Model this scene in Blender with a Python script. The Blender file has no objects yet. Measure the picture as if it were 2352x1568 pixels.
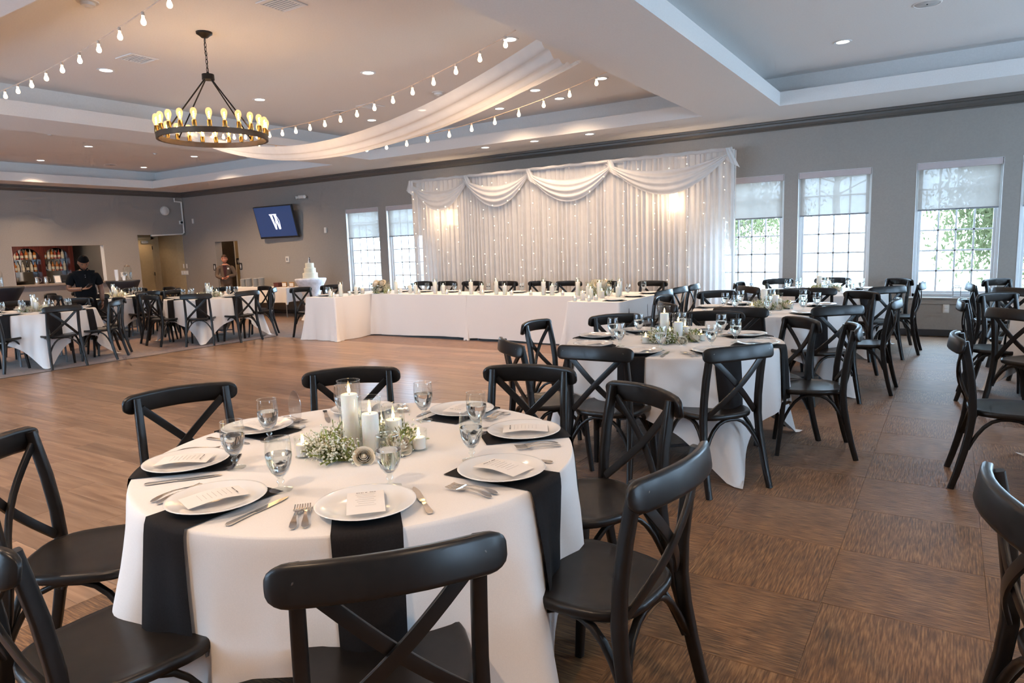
import bpy, bmesh, math, random
from mathutils import Vector, Matrix, Euler
random.seed(7)
PI = math.pi
SC = bpy.context.scene
COL = SC.collection
rad = math.radians
# ------------------------------------------------------------------ camera
CAMH = 1.48
def _cam():
    yaw, pitch, roll = rad(32.671), rad(7.851), rad(-1.937)
    fwd = Vector((-math.sin(yaw)*math.cos(pitch), math.cos(yaw)*math.cos(pitch), -math.sin(pitch)))
    r = Vector((math.cos(yaw), math.sin(yaw), 0)); u = r.cross(fwd)
    r2 = r*math.cos(roll) + u*math.sin(roll); u2 = -r*math.sin(roll) + u*math.cos(roll)
    m = Matrix((r2, u2, -fwd)).transposed().to_4x4(); m.translation = (0, 0, CAMH)
    cd = bpy.data.cameras.new('camera'); c = bpy.data.objects.new('camera', cd); COL.objects.link(c)
    c.matrix_world = m; cd.sensor_fit = 'HORIZONTAL'; cd.sensor_width = 36; cd.lens = 1575.27*36/2352
    cd.clip_start = 0.05; cd.clip_end = 300
    SC.camera = c
_cam()
# ------------------------------------------------------------------ world, exposure, sampling
SKY = 24.0
wd = bpy.data.worlds.new('overcast_sky'); SC.world = wd; wd.use_nodes = True
_bg = wd.node_tree.nodes['Background']; _bg.inputs[0].default_value = (0.50, 0.73, 1.0, 1); _bg.inputs[1].default_value = SKY
SC.view_settings.view_transform = 'Standard'; SC.view_settings.look = 'None'
SC.view_settings.gamma = 1.0; SC.view_settings.use_curve_mapping = False
SC.view_settings.exposure = 0.22
cy = SC.cycles
cy.use_denoising = True; cy.max_bounces = 6; cy.diffuse_bounces = 3; cy.glossy_bounces = 3
cy.transmission_bounces = 6; cy.transparent_max_bounces = 12; cy.caustics_reflective = False; cy.caustics_refractive = False
cy.use_adaptive_sampling = True; cy.adaptive_threshold = 0.1; cy.adaptive_min_samples = 10; cy.sample_clamp_indirect = 4.0; cy.sample_clamp_direct = 0; cy.light_sampling_threshold = 0.03
WARM = (1.0, 0.69, 0.44)
P_DOWN = 112.0      # recessed downlight spot, watts
P_CHAN = 12.0      # whole chandelier
P_SCONCE = 20.0
# ------------------------------------------------------------------ materials
def rgb(c): return (c[0], c[1], c[2], 1)
def newmat(name):
    m = bpy.data.materials.new(name); m.use_nodes = True
    nt = m.node_tree; b = nt.nodes['Principled BSDF']
    return m, nt, b
def noise_mix(nt, c1, c2, scale, detail=4, vec=None, stretch=None, lo=0.35, hi=0.65):
    tc = nt.nodes.new('ShaderNodeTexCoord'); mp = nt.nodes.new('ShaderNodeMapping')
    nt.links.new(tc.outputs['Object'], mp.inputs[0])
    if stretch: mp.inputs['Scale'].default_value = stretch
    n = nt.nodes.new('ShaderNodeTexNoise'); n.inputs['Scale'].default_value = scale; n.inputs['Detail'].default_value = detail
    nt.links.new(mp.outputs[0], n.inputs['Vector'])
    r = nt.nodes.new('ShaderNodeValToRGB'); r.color_ramp.elements[0].color = rgb(c1); r.color_ramp.elements[1].color = rgb(c2)
    r.color_ramp.elements[0].position = lo; r.color_ramp.elements[1].position = hi
    nt.links.new(n.outputs[0], r.inputs[0])
    return r.outputs[0], n.outputs[0]
def mat(name, col, rough=0.5, metal=0.0, var=0.12, scale=14, spec=0.5, bump=0.0, coat=0.0, stretch=None, sheen=0.0):
    m, nt, b = newmat(name)
    c1 = tuple(x*(1-var) for x in col); c2 = tuple(min(1, x*(1+var)) for x in col)
    co, fac = noise_mix(nt, c1, c2, scale, stretch=stretch)
    nt.links.new(co, b.inputs['Base Color'])
    b.inputs['Roughness'].default_value = rough; b.inputs['Metallic'].default_value = metal
    b.inputs['Specular IOR Level'].default_value = spec
    if coat: b.inputs['Coat Weight'].default_value = coat; b.inputs['Coat Roughness'].default_value = 0.1
    if sheen: b.inputs['Sheen Weight'].default_value = sheen
    if bump:
        bp = nt.nodes.new('ShaderNodeBump'); bp.inputs['Strength'].default_value = bump; bp.inputs['Distance'].default_value = 0.01
        nt.links.new(fac, bp.inputs['Height']); nt.links.new(bp.outputs[0], b.inputs['Normal'])
    return m
def emat(name, col, strength, base=(0.8, 0.8, 0.8)):
    m, nt, b = newmat(name)
    b.inputs['Base Color'].default_value = rgb(base); b.inputs['Emission Color'].default_value = rgb(col)
    b.inputs['Emission Strength'].default_value = strength
    return m
def thin_glass(name, tint=(0.97, 0.99, 0.98), lo=0.03, hi=0.6, rough=0.02):
    m, nt, b = newmat(name); nt.nodes.remove(b); out = nt.nodes['Material Output']
    t = nt.nodes.new('ShaderNodeBsdfTransparent'); t.inputs[0].default_value = rgb(tint)
    g = nt.nodes.new('ShaderNodeBsdfGlossy'); g.inputs['Roughness'].default_value = rough; g.inputs['Color'].default_value = (1, 1, 1, 1)
    lw = nt.nodes.new('ShaderNodeLayerWeight'); lw.inputs[0].default_value = 0.25
    mr = nt.nodes.new('ShaderNodeMapRange'); mr.inputs[3].default_value = lo; mr.inputs[4].default_value = hi
    nt.links.new(lw.outputs['Facing'], mr.inputs[0])
    mx = nt.nodes.new('ShaderNodeMixShader'); nt.links.new(mr.outputs[0], mx.inputs[0])
    nt.links.new(t.outputs[0], mx.inputs[1]); nt.links.new(g.outputs[0], mx.inputs[2]); nt.links.new(mx.outputs[0], out.inputs[0])
    return m
def sheer(name, col, transp, transl, rough=0.9):
    m, nt, b = newmat(name); nt.nodes.remove(b); out = nt.nodes['Material Output']
    d = nt.nodes.new('ShaderNodeBsdfDiffuse'); l = nt.nodes.new('ShaderNodeBsdfTranslucent'); t = nt.nodes.new('ShaderNodeBsdfTransparent')
    co, _ = noise_mix(nt, tuple(x*.95 for x in col), col, 8)
    nt.links.new(co, d.inputs[0]); nt.links.new(co, l.inputs[0])
    a = nt.nodes.new('ShaderNodeMixShader'); a.inputs[0].default_value = transl
    nt.links.new(d.outputs[0], a.inputs[1]); nt.links.new(l.outputs[0], a.inputs[2])
    c = nt.nodes.new('ShaderNodeMixShader'); c.inputs[0].default_value = transp
    nt.links.new(a.outputs[0], c.inputs[1]); nt.links.new(t.outputs[0], c.inputs[2]); nt.links.new(c.outputs[0], out.inputs[0])
    return m
def carpet_mat(name, c1, c2, ang):
    m, nt, b = newmat(name)
    tc = nt.nodes.new('ShaderNodeTexCoord'); geo = nt.nodes.new('ShaderNodeNewGeometry')
    mp = nt.nodes.new('ShaderNodeMapping'); mp.inputs['Rotation'].default_value = (0, 0, ang)
    nt.links.new(geo.outputs['Position'], mp.inputs[0])
    mp2 = nt.nodes.new('ShaderNodeMapping'); mp2.inputs['Scale'].default_value = (7, 90, 1); nt.links.new(mp.outputs[0], mp2.inputs[0])
    n = nt.nodes.new('ShaderNodeTexNoise'); n.inputs['Scale'].default_value = 1.6; n.inputs['Detail'].default_value = 3
    nt.links.new(mp2.outputs[0], n.inputs['Vector'])
    n2 = nt.nodes.new('ShaderNodeTexNoise'); n2.inputs['Scale'].default_value = 5; n2.inputs['Detail'].default_value = 2
    nt.links.new(mp.outputs[0], n2.inputs['Vector'])
    mix = nt.nodes.new('ShaderNodeMath'); mix.operation = 'MULTIPLY_ADD'; mix.inputs[1].default_value = 0.25
    nt.links.new(n2.outputs[0], mix.inputs[0]); nt.links.new(n.outputs[0], mix.inputs[2])
    r = nt.nodes.new('ShaderNodeValToRGB'); e = r.color_ramp.elements
    e[0].position = 0.42; e[0].color = rgb(tuple(x*.42 for x in c1)); e[1].position = 0.88; e[1].color = rgb(c2)
    k = r.color_ramp.elements.new(0.62); k.color = rgb(c1)
    nt.links.new(mix.outputs[0], r.inputs[0]); nt.links.new(r.outputs[0], b.inputs['Base Color'])
    b.inputs['Roughness'].default_value = 0.5; b.inputs['Specular IOR Level'].default_value = 0.36
    b.inputs['Sheen Weight'].default_value = 0.2; b.inputs['Sheen Roughness'].default_value = 0.35
    bp = nt.nodes.new('ShaderNodeBump'); bp.inputs['Strength'].default_value = 0.5; bp.inputs['Distance'].default_value = 0.004
    nt.links.new(n.outputs[0], bp.inputs['Height']); nt.links.new(bp.outputs[0], b.inputs['Normal'])
    return m
def wood_mat(name, c1, c2, rough=0.35, spec=0.5):
    m, nt, b = newmat(name)
    tc = nt.nodes.new('ShaderNodeTexCoord'); oi = nt.nodes.new('ShaderNodeObjectInfo'); geo = nt.nodes.new('ShaderNodeNewGeometry')
    ad = nt.nodes.new('ShaderNodeVectorMath'); ad.operation = 'ADD'
    ml = nt.nodes.new('ShaderNodeVectorMath'); ml.operation = 'SCALE'; ml.inputs['Scale'].default_value = 30
    cb = nt.nodes.new('ShaderNodeCombineXYZ'); nt.links.new(oi.outputs['Random'], cb.inputs[0]); nt.links.new(oi.outputs['Random'], cb.inputs[1])
    nt.links.new(cb.outputs[0], ml.inputs[0]); nt.links.new(geo.outputs['Position'], ad.inputs[0]); nt.links.new(ml.outputs[0], ad.inputs[1])
    mp = nt.nodes.new('ShaderNodeMapping'); mp.inputs['Scale'].default_value = (1.2, 16, 1); nt.links.new(ad.outputs[0], mp.inputs[0])
    n = nt.nodes.new('ShaderNodeTexNoise'); n.inputs['Scale'].default_value = 1.5; n.inputs['Detail'].default_value = 6; n.inputs['Distortion'].default_value = 0.6
    nt.links.new(mp.outputs[0], n.inputs['Vector'])
    r = nt.nodes.new('ShaderNodeValToRGB'); e = r.color_ramp.elements
    e[0].position = 0.3; e[0].color = rgb(c1); e[1].position = 0.72; e[1].color = rgb(c2)
    nt.links.new(n.outputs[0], r.inputs[0])
    hs = nt.nodes.new('ShaderNodeHueSaturation'); mr = nt.nodes.new('ShaderNodeMapRange'); mr.inputs[3].default_value = 0.80; mr.inputs[4].default_value = 1.18
    nt.links.new(oi.outputs['Random'], mr.inputs[0]); nt.links.new(mr.outputs[0], hs.inputs['Value']); nt.links.new(r.outputs[0], hs.inputs['Color'])
    nt.links.new(hs.outputs[0], b.inputs['Base Color'])
    b.inputs['Roughness'].default_value = rough; b.inputs['Specular IOR Level'].default_value = spec
    return m
M = {}
M['wall'] = mat('wall_paint', (0.315, 0.288, 0.262), 0.5, var=0.03, scale=40, bump=0.03)
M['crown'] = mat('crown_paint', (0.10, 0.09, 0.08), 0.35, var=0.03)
M['base'] = mat('vinyl_base', (0.045, 0.043, 0.045), 0.4, var=0.05)
M['ceil'] = mat('ceiling_paint', (0.82, 0.80, 0.78), 0.8, var=0.02, scale=60)
M['tanwall'] = mat('hall_paint', (0.42, 0.33, 0.20), 0.6, var=0.03)
M['white'] = mat('white_vinyl', (0.80, 0.80, 0.80), 0.35, var=0.02)
M['plastic'] = mat('white_plastic', (0.72, 0.70, 0.66), 0.4, var=0.02)
M['chair'] = mat('black_chair_resin', (0.010, 0.008, 0.007), 0.34, var=0.2, scale=30, spec=0.40)
M['bolt'] = mat('chair_bolt', (0.25, 0.22, 0.2), 0.35, metal=1)
M['cloth'] = mat('white_table_linen', (0.80, 0.77, 0.745), 0.85, var=0.02, scale=300, sheen=0.2)
M['napkin'] = mat('black_napkin', (0.011, 0.009, 0.009), 0.85, var=0.2, scale=200, spec=0.25)
M['china'] = mat('white_china', (0.82, 0.82, 0.81), 0.12, var=0.01, spec=0.6, coat=0.4)
M['paper'] = mat('menu_paper', (0.80, 0.76, 0.72), 0.8, var=0.01)
M['ink'] = mat('menu_ink', (0.12, 0.11, 0.10), 0.8)
M['inkpale'] = mat('menu_ink_pale', (0.55, 0.51, 0.47), 0.8)
M['steel'] = mat('flatware', (0.70, 0.66, 0.61), 0.18, metal=1.0, var=0.05)
M['glass'] = thin_glass('clear_glass')
M['pane'] = thin_glass('window_glass', lo=0.02, hi=0.4)
M['wax'] = mat('candle_wax', (0.90, 0.86, 0.80), 0.5, var=0.02)
M['wax'].node_tree.nodes['Principled BSDF'].inputs['Subsurface Weight'].default_value = 0.4
M['wax'].node_tree.nodes['Principled BSDF'].inputs['Subsurface Radius'].default_value = (0.03, 0.02, 0.012)
M['wick'] = mat('wick', (0.02, 0.02, 0.02), 0.9)
M['flame'] = emat('candle_flame', (1.0, 0.62, 0.25), 25)
M['breath'] = mat('babys_breath_bloom', (0.72, 0.72, 0.60), 0.8, var=0.1)
M['stem'] = mat('green_stem', (0.20, 0.24, 0.05), 0.7, var=0.3)
M['rose'] = mat('ivory_rose', (0.82, 0.74, 0.60), 0.7, var=0.05)
M['iron'] = mat('dark_iron', (0.018, 0.014, 0.011), 0.45, metal=0.6)
M['ring'] = mat('ring_iron', (0.085, 0.05, 0.028), 0.4, metal=0.5)
M['brass'] = mat('aged_brass', (0.32, 0.19, 0.06), 0.35, metal=1.0)
M['filament'] = emat('filament', (1.0, 0.72, 0.40), 60)
M['bulbstring'] = emat('string_bulb', (1.0, 0.66, 0.34), 9)
M['fairy'] = emat('fairy_bulb', (1.0, 0.72, 0.42), 14)
M['lens'] = emat('downlight_lens', (1.0, 0.86, 0.68), 9)
M['cord'] = mat('pale_cord', (0.55, 0.42, 0.33), 0.6)
M['sheer'] = sheer('sheer_curtain', (0.88, 0.86, 0.845), 0.10, 0.34)
M['swag'] = sheer('sheer_swag', (0.86, 0.84, 0.82), 0.05, 0.30)
M['drape'] = sheer('ceiling_drape', (0.86, 0.83, 0.80), 0.06, 0.40)
M['blind'] = sheer('roller_blind', (0.36, 0.315, 0.28), 0.015, 0.22)
M['cassette'] = mat('blind_cassette', (0.52, 0.45, 0.45), 0.5, var=0.02)
M['hem'] = mat('blind_hem_bar', (0.22, 0.23, 0.25), 0.5)
M['oak'] = wood_mat('oak_plank', (0.20, 0.112, 0.064), (0.38, 0.24, 0.148), 0.28)
M['carA'] = carpet_mat('carpet_along', (0.175, 0.082, 0.028), (0.38, 0.205, 0.085), 0)
M['carB'] = carpet_mat('carpet_across', (0.175, 0.082, 0.028), (0.38, 0.205, 0.085), PI/2)
M['grout'] = mat('subfloor', (0.06, 0.04, 0.03), 0.9)
M['maho'] = wood_mat('mahogany', (0.055, 0.010, 0.008), (0.13, 0.022, 0.014), 0.3)
M['counter'] = mat('bar_counter', (0.20, 0.16, 0.135), 0.4)
M['mirror'] = mat('bar_mirror', (0.6, 0.62, 0.62), 0.05, metal=1.0, var=0.02)
M['dark'] = mat('dark_plastic', (0.012, 0.012, 0.013), 0.4)
M['screen'] = emat('tv_screen', (0.018, 0.045, 0.135), 0.9, base=(0.01, 0.01, 0.02))
M['logo'] = emat('tv_logo', (0.62, 0.68, 0.95), 1.0)
M['spandexb'] = mat('black_spandex', (0.010, 0.011, 0.016), 0.6)
M['spandexw'] = mat('white_spandex', (0.80, 0.80, 0.85), 0.7)
M['icing'] = mat('ivory_icing', (0.84, 0.76, 0.58), 0.5, var=0.02)
M['cardb'] = mat('brown_card', (0.42, 0.22, 0.08), 0.7)
M['cardd'] = mat('dark_red_card', (0.10, 0.02, 0.014), 0.6)
M['skinb'] = mat('skin_brown', (0.20, 0.085, 0.045), 0.5, var=0.06)
M['skinl'] = mat('skin_light', (0.50, 0.20, 0.12), 0.5, var=0.06)
M['hair'] = mat('black_hair', (0.005, 0.004, 0.004), 0.9, spec=0.1)
M['hairr'] = mat('brown_hair', (0.07, 0.028, 0.012), 0.8)
M['polo'] = mat('black_polo', (0.006, 0.006, 0.007), 0.9, spec=0.12)
M['suit'] = mat('taupe_suit', (0.13, 0.092, 0.068), 0.9, var=0.08, scale=90, spec=0.15)
M['vest'] = mat('burgundy_vest', (0.045, 0.006, 0.008), 0.8)
M['door'] = mat('tan_door', (0.47, 0.36, 0.20), 0.45, var=0.03)
M['ddoor'] = mat('dark_door', (0.045, 0.032, 0.022), 0.5)
M['lawn'] = mat('pale_yard', (0.48, 0.48, 0.42), 0.9, var=0.15, scale=0.4)  # sunlit brightness put into the albedo, also bounces daylight onto the ceiling
M['bark'] = mat('bark', (0.16, 0.13, 0.10), 0.9, var=0.3)
M['leaf'] = sheer('leaf_green', (0.10, 0.105, 0.052), 0.0, 0.5)
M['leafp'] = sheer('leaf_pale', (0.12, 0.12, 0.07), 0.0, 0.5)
M['lantern'] = mat('lantern_backlit_grey', (0.30, 0.30, 0.30), 0.5)  # white lanterns, their backlit silhouette shade put into the grey
def coloured(name, c, rough=0.15):
    return mat(name, c, rough, var=0.08, spec=0.6)
M['amber'] = coloured('amber_bottle', (0.42, 0.13, 0.02)); M['rosey'] = coloured('red_bottle', (0.32, 0.05, 0.03))
M['clearb'] = coloured('pale_bottle', (0.55, 0.50, 0.42)); M['darkb'] = coloured('dark_bottle', (0.03, 0.02, 0.012))
M['labelw'] = mat('bottle_label', (0.70, 0.62, 0.48), 0.7)
m_, nt_, b_ = newmat('water'); b_.inputs['Base Color'].default_value = (0.95, 0.97, 0.98, 1); b_.inputs['Roughness'].default_value = 0.0
b_.inputs['IOR'].default_value = 1.33; b_.inputs['Transmission Weight'].default_value = 1.0
M['water'] = m_
m_, nt_, b_ = newmat('edison_glass'); nt_.nodes.remove(b_)
_t = nt_.nodes.new('ShaderNodeBsdfTransparent'); _t.inputs[0].default_value = (1, 0.85, 0.6, 1)
_e = nt_.nodes.new('ShaderNodeEmission'); _e.inputs[0].default_value = (1.0, 0.62, 0.28, 1); _e.inputs[1].default_value = 5.0
_x = nt_.nodes.new('ShaderNodeMixShader'); _x.inputs[0].default_value = 0.13
nt_.links.new(_t.outputs[0], _x.inputs[1]); nt_.links.new(_e.outputs[0], _x.inputs[2]); nt_.links.new(_x.outputs[0], nt_.nodes['Material Output'].inputs[0])
M['edison'] = m_
# ------------------------------------------------------------------ mesh builder
class MB:
    def __init__(s): s.v = []; s.f = []; s.mi = []; s.cur = 0
    def add(s, vs, fs):
        o = len(s.v); s.v += [tuple(v) for v in vs]
        for f in fs: s.f.append(tuple(i+o for i in f)); s.mi.append(s.cur)
        return s
    def box(s, x0, x1, y0, y1, z0, z1):
        return s.add([(x0,y0,z0),(x1,y0,z0),(x1,y1,z0),(x0,y1,z0),(x0,y0,z1),(x1,y0,z1),(x1,y1,z1),(x0,y1,z1)],
                     [(0,3,2,1),(4,5,6,7),(0,1,5,4),(1,2,6,5),(2,3,7,6),(3,0,4,7)])
    def bbox(s, x0, x1, y0, y1, z0, z1, b=0.008):
        # chamfered box: outline octagon in plan, chamfered top and bottom
        def ring(i, z): return [(x0+i,y0+b,z),(x0+b,y0+i,z),(x1-b,y0+i,z),(x1-i,y0+b,z),(x1-i,y1-b,z),(x1-b,y1-i,z),(x0+b,y1-i,z),(x0+i,y1-b,z)]
        return s.loft([ring(b, z0), ring(0, z0+b), ring(0, z1-b), ring(b, z1)], caps=True)
    def loft(s, rings, caps=False, close=True):
        n = len(rings[0]); vs = [p for r in rings for p in r]; fs = []
        for i in range(len(rings)-1):
            for j in range(n if close else n-1):
                a = i*n+j; b = i*n+(j+1) % n; fs.append((a, b, b+n, a+n))
        if caps:
            fs.append(tuple(range(n))[::-1]); k = (len(rings)-1)*n; fs.append(tuple(range(k, k+n)))
        return s.add(vs, fs)
    def lathe(s, prof, n=16, c=(0,0,0), caps=False):
        rings = [[(c[0]+r*math.cos(2*PI*j/n), c[1]+r*math.sin(2*PI*j/n), c[2]+z) for j in range(n)] for r, z in prof]
        return s.loft(rings, caps=caps)
    def tube(s, pts, r, n=8, caps=True, flat=None, up=None):
        # r: number or list; flat=(w,h) gives a rounded rectangular section, w along `up`
        pts = [Vector(p) for p in pts]; rings = []; prev = None
        for i, p in enumerate(pts):
            d = (pts[min(i+1, len(pts)-1)] - pts[max(i-1, 0)])
            if d.length < 1e-9: d = Vector((0, 0, 1))
            d.normalize()
            if up is not None: u = Vector(up)
            elif prev is None: u = Vector((0, 0, 1)) if abs(d.z) < 0.9 else Vector((1, 0, 0))
            else: u = prev
            u = u - d*u.dot(d)
            if u.length < 1e-6: u = d.orthogonal()
            u.normalize(); prev = u; w = d.cross(u)
            ri = r[i] if isinstance(r, (list, tuple)) else r
            ring = []
            for j in range(n):
                a = 2*PI*(j+0.5)/n; ca, sa = math.cos(a), math.sin(a)
                if flat:
                    k = 2.0/5; ca = math.copysign(abs(ca)**k, ca); sa = math.copysign(abs(sa)**k, sa)
                    ring.append(p + u*(ca*flat[0]/2*ri) + w*(sa*flat[1]/2*ri))
                else: ring.append(p + u*(ca*ri) + w*(sa*ri))
            rings.append(ring)
        return s.loft(rings, caps=caps)
    def grid(s, fn, nu, nv, closeu=False):
        vs = [fn(i/nu, j/nv) for i in range(nu if closeu else nu+1) for j in range(nv+1)]
        k = nv+1; N = nu if closeu else nu+1; fs = []
        for i in range(nu):
            for j in range(nv):
                a = i*k+j; b = ((i+1) % N)*k+j; fs.append((a, b, b+1, a+1))
        return s.add(vs, fs)
    def ball(s, c, r, n=8, m=6, sz=1.0):
        prof = [(max(1e-4, r*math.sin(PI*i/m)), -r*sz*math.cos(PI*i/m)) for i in range(m+1)]
        return s.lathe(prof, n, c)
    def mesh(s, name, mats, smooth=True, angle=40):
        me = bpy.data.meshes.new(name); me.from_pydata(s.v, [], s.f)
        for mm in (mats if isinstance(mats, (list, tuple)) else [mats]): me.materials.append(mm)
        if any(s.mi): me.polygons.foreach_set('material_index', s.mi)
        bm = bmesh.new(); bm.from_mesh(me); bmesh.ops.recalc_face_normals(bm, faces=bm.faces); bm.to_mesh(me); bm.free()
        if smooth:
            me.polygons.foreach_set('use_smooth', [True]*len(me.polygons))
            try: me.set_sharp_from_angle(angle=rad(angle))
            except Exception: pass
        me.update()
        return me
    def obj(s, name, mats, parent=None, smooth=True, loc=None, rot=None, angle=40):
        return inst(name, s.mesh(name, mats, smooth, angle), parent, loc, rot)
def inst(name, me, parent=None, loc=None, rot=None, scale=None):
    o = bpy.data.objects.new(name, me); COL.objects.link(o)
    if parent is not None: o.parent = parent
    if loc is not None: o.location = loc
    if rot is not None: o.rotation_euler = rot
    if scale is not None: o.scale = scale
    return o
def tag(o, label, cat, group=None, kind=None):
    o['label'] = label; o['category'] = cat
    if group: o['group'] = group
    if kind: o['kind'] = kind
    return o
def thing(name, label, cat, loc=(0,0,0), rz=0.0, group=None, rot=None):
    o = bpy.data.objects.new(name, None); COL.objects.link(o); o.location = loc
    o.rotation_euler = rot if rot else (0, 0, rz); o.empty_display_size = 0.1
    return tag(o, label, cat, group)
def struct(o): o['kind'] = 'structure'; return o
def lamp(name, kind, loc, power, col, parent=None, rot=None, **kw):
    ld = bpy.data.lights.new(name, kind); ld.energy = power; ld.color = col
    for k, v in kw.items(): setattr(ld, k, v)
    o = bpy.data.objects.new(name, ld); COL.objects.link(o); o.location = loc
    if rot: o.rotation_euler = rot
    if parent is not None: o.parent = parent
    return o
# ------------------------------------------------------------------ room shell
YW, XL, XR, YN, ZC, ZT = 11.56, -18.2, 6.0, -2.8, 3.27, 3.70
WW, WZ0, WZ1 = 1.015, 0.565, 2.46
def wall_cells(mb, a0, a1, z0, z1, holes, put):
    cuts = sorted(set([a0, a1] + [h[0] for h in holes] + [h[1] for h in holes]))
    for p, q in zip(cuts[:-1], cuts[1:]):
        hs = sorted([h for h in holes if h[0] < (p+q)/2 < h[1]], key=lambda h: h[2])
        z = z0
        for h in hs:
            if h[2] > z+1e-4: put(p, q, z, h[2])
            z = h[3]
        if z < z1-1e-4: put(p, q, z, z1)
WIN_X = [-11.865, -10.61, -3.27, -2.05, -0.47, 0.75, 2.35, 3.57]  # last pair lies right of the frame, added for its daylight
NEAR_X = [-14.0, -10.4, -8.0, -4.8]  # unseen openings behind the camera, placed and counted for daylight fill
# floor
fl = MB().box(XL-1.6, XR, YN, YW+2.4, -0.05, -0.012).obj('floor', M['grout'], smooth=False); struct(fl)
FX0, FX1, FY1 = -10.38, -3.15, 8.17
TS = 0.57
tileA = MB().bbox(0.0003, TS-0.0003, 0.0003, TS-0.0003, -0.011, 0, 0.001).mesh('carpet_tile', M['carA'], False)
tileB = MB().bbox(0.0003, TS-0.0003, 0.0003, TS-0.0003, -0.011, 0, 0.001).mesh('carpet_tile', M['carB'], False)
nx0, nx1 = -5, 5
for i in range(nx0, nx1):
    for j in range(-2, 17):
        x = -0.385+TS*i; y = 2.30+TS*j
        me = tileA if (i+j) % 2 else tileB
        if x < FX1:
            me = MB().bbox(FX1-x+0.001, TS-0.0003, 0.0003, TS-0.0003, -0.011, 0, 0.001).mesh('carpet_tile', me.materials[0], False)
        if y+TS > YW: continue
        inst('carpet_tile', me, fl, (x, y, 0))
TXE, TY0, TY1 = -0.385+TS*nx1, 2.30-2*TS, 2.30+17*TS
cf = MB()
for (a, b, c, d) in [(XL-1.5, FX0, YN, YW+2.3), (FX0, FX1, FY1, YW+0.02), (FX1, XR, YN, TY0), (TXE, XR, TY0, YW), (FX1, TXE, TY1, YW)]:
    cf.box(a, b, c, d, -0.011, -0.0005)
o = cf.obj('carpet_field', M['carA'], fl, False); o['kind'] = 'stuff'
PWD, PLN = 0.18, 1.24
plank = MB().bbox(0.0008, PLN-0.0008, 0.0008, PWD-0.0008, -0.01, 0, 0.0012).mesh('plank', M['oak'], False)
row = 0; y = FY1-PWD
while row < 42:
    x = FX0; off = (row*0.47) % PLN; first = True
    while x < FX1-0.02:
        L = PLN-off if first and off > 0.05 else PLN
        first = False
        L = min(L, FX1-x)
        me = plank if abs(L-PLN) < 1e-6 else MB().bbox(0.0008, L-0.0008, 0.0008, PWD-0.0008, -0.01, 0, 0.0012).mesh('plank', M['oak'], False)
        inst('plank', me, fl, (x, y, 0)); x += L
    row += 1; y -= PWD
wf = MB().box(FX0, FX1, YN, y+PWD, -0.01, -0.0005).obj('plank_field', M['oak'], fl, False); wf['kind'] = 'stuff'
MB().bbox(FX0-0.02, FX0+0.012, YN, FY1, -0.01, 0.004, 0.002).obj('edge_strip', M['grout'], fl, False)
# window wall
DX0, DX1, DZ = -16.88, -15.91, 1.88
mb = MB(); holes = [(x, x+WW, WZ0, WZ1) for x in WIN_X] + [(DX0, DX1, 0, DZ)]
wall_cells(mb, XL-1.45, XR+0.15, 0, ZC, holes, lambda p, q, a, b: mb.box(p, q, YW, YW+0.2, a, b))
wb = struct(mb.obj('wall_back', M['wall'], smooth=False))
# near wall (behind the camera) and right wall, with unseen window openings added to let in daylight
mb = MB(); holes = [(x, x+WW, WZ0, WZ1) for x in NEAR_X]
wall_cells(mb, XL-0.15, XR+0.15, 0, ZC, holes, lambda p, q, a, b: mb.box(p, q, YN-0.2, YN, a, b))
struct(mb.obj('wall_near', M['wall'], smooth=False))
RY = [0.2, 3.4, 6.6, 9.2]
mb = MB(); holes = [(y_, y_+WW, WZ0, WZ1) for y_ in RY]
wall_cells(mb, YN, YW, 0, ZC, holes, lambda p, q, a, b: mb.box(XR, XR+0.2, p, q, a, b))
struct(mb.obj('wall_right', M['wall'], smooth=False))
# left wall with bar opening and the door alcove
BY0, BY1, BZ0, BZ1 = 7.25, 9.30, 0.93, 1.87
AY0, AZ = 10.2, 2.12
mb = MB(); wall_cells(mb, YN, YW, 0, ZC, [(BY0, BY1, BZ0, BZ1), (AY0, YW, 0, AZ)], lambda p, q, a, b: mb.box(XL-0.15, XL, p, q, a, b))
struct(mb.obj('wall_left', M['wall'], smooth=False))
# alcove: side wall, back wall with door, low ceiling
AX = -19.55
mb = MB().box(AX-0.1, XL-0.15, AY0-0.12, AY0, 0, 2.4).box(AX-0.12, AX, AY0, YW, 0, 2.4)
struct(mb.obj('wall_alcove', M['tanwall'], smooth=False))
ac = struct(MB().box(AX, XL-0.15, AY0, YW, 2.16, 2.3).obj('ceiling_alcove', M['tanwall'], smooth=False))
MB().box(AX, XL-0.15, YW-0.006, YW-0.001, 0.09, 2.16).obj('hall_panel', M['tanwall'], wb, False)
d1 = struct(MB().bbox(AX+0.002, AX+0.045, 10.42, 11.32, 0.01, 2.03, 0.004).obj('door_1', M['door'], smooth=False))
MB().box(AX+0.001, AX+0.03, 10.34, 10.42, 0, 2.10).box(AX+0.001, AX+0.03, 11.32, 11.40, 0, 2.10).box(AX+0.001, AX+0.03, 10.34, 11.40, 2.04, 2.10).obj('door_frame', M['tanwall'], d1, False)
MB().lathe([(0.028, 0), (0.03, 0.02), (0.012, 0.03), (0.012, 0.05), (0.027, 0.06), (0.024, 0.085), (0.004, 0.09)], 12).obj('door_knob', M['brass'], d1, loc=(AX+0.045, 10.52, 0.96), rot=(0, PI/2, 0))
for hz in (0.3, 1.05, 1.8): MB().tube([(AX+0.05, 11.325, hz-0.05), (AX+0.05, 11.325, hz+0.05)], 0.01, 8).obj('hinge', M['iron'], d1)
MB().box(AX+0.045, AX+0.09, 11.0, 11.2, 1.93, 2.0).obj('door_closer', M['hem'], d1, False)
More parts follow.
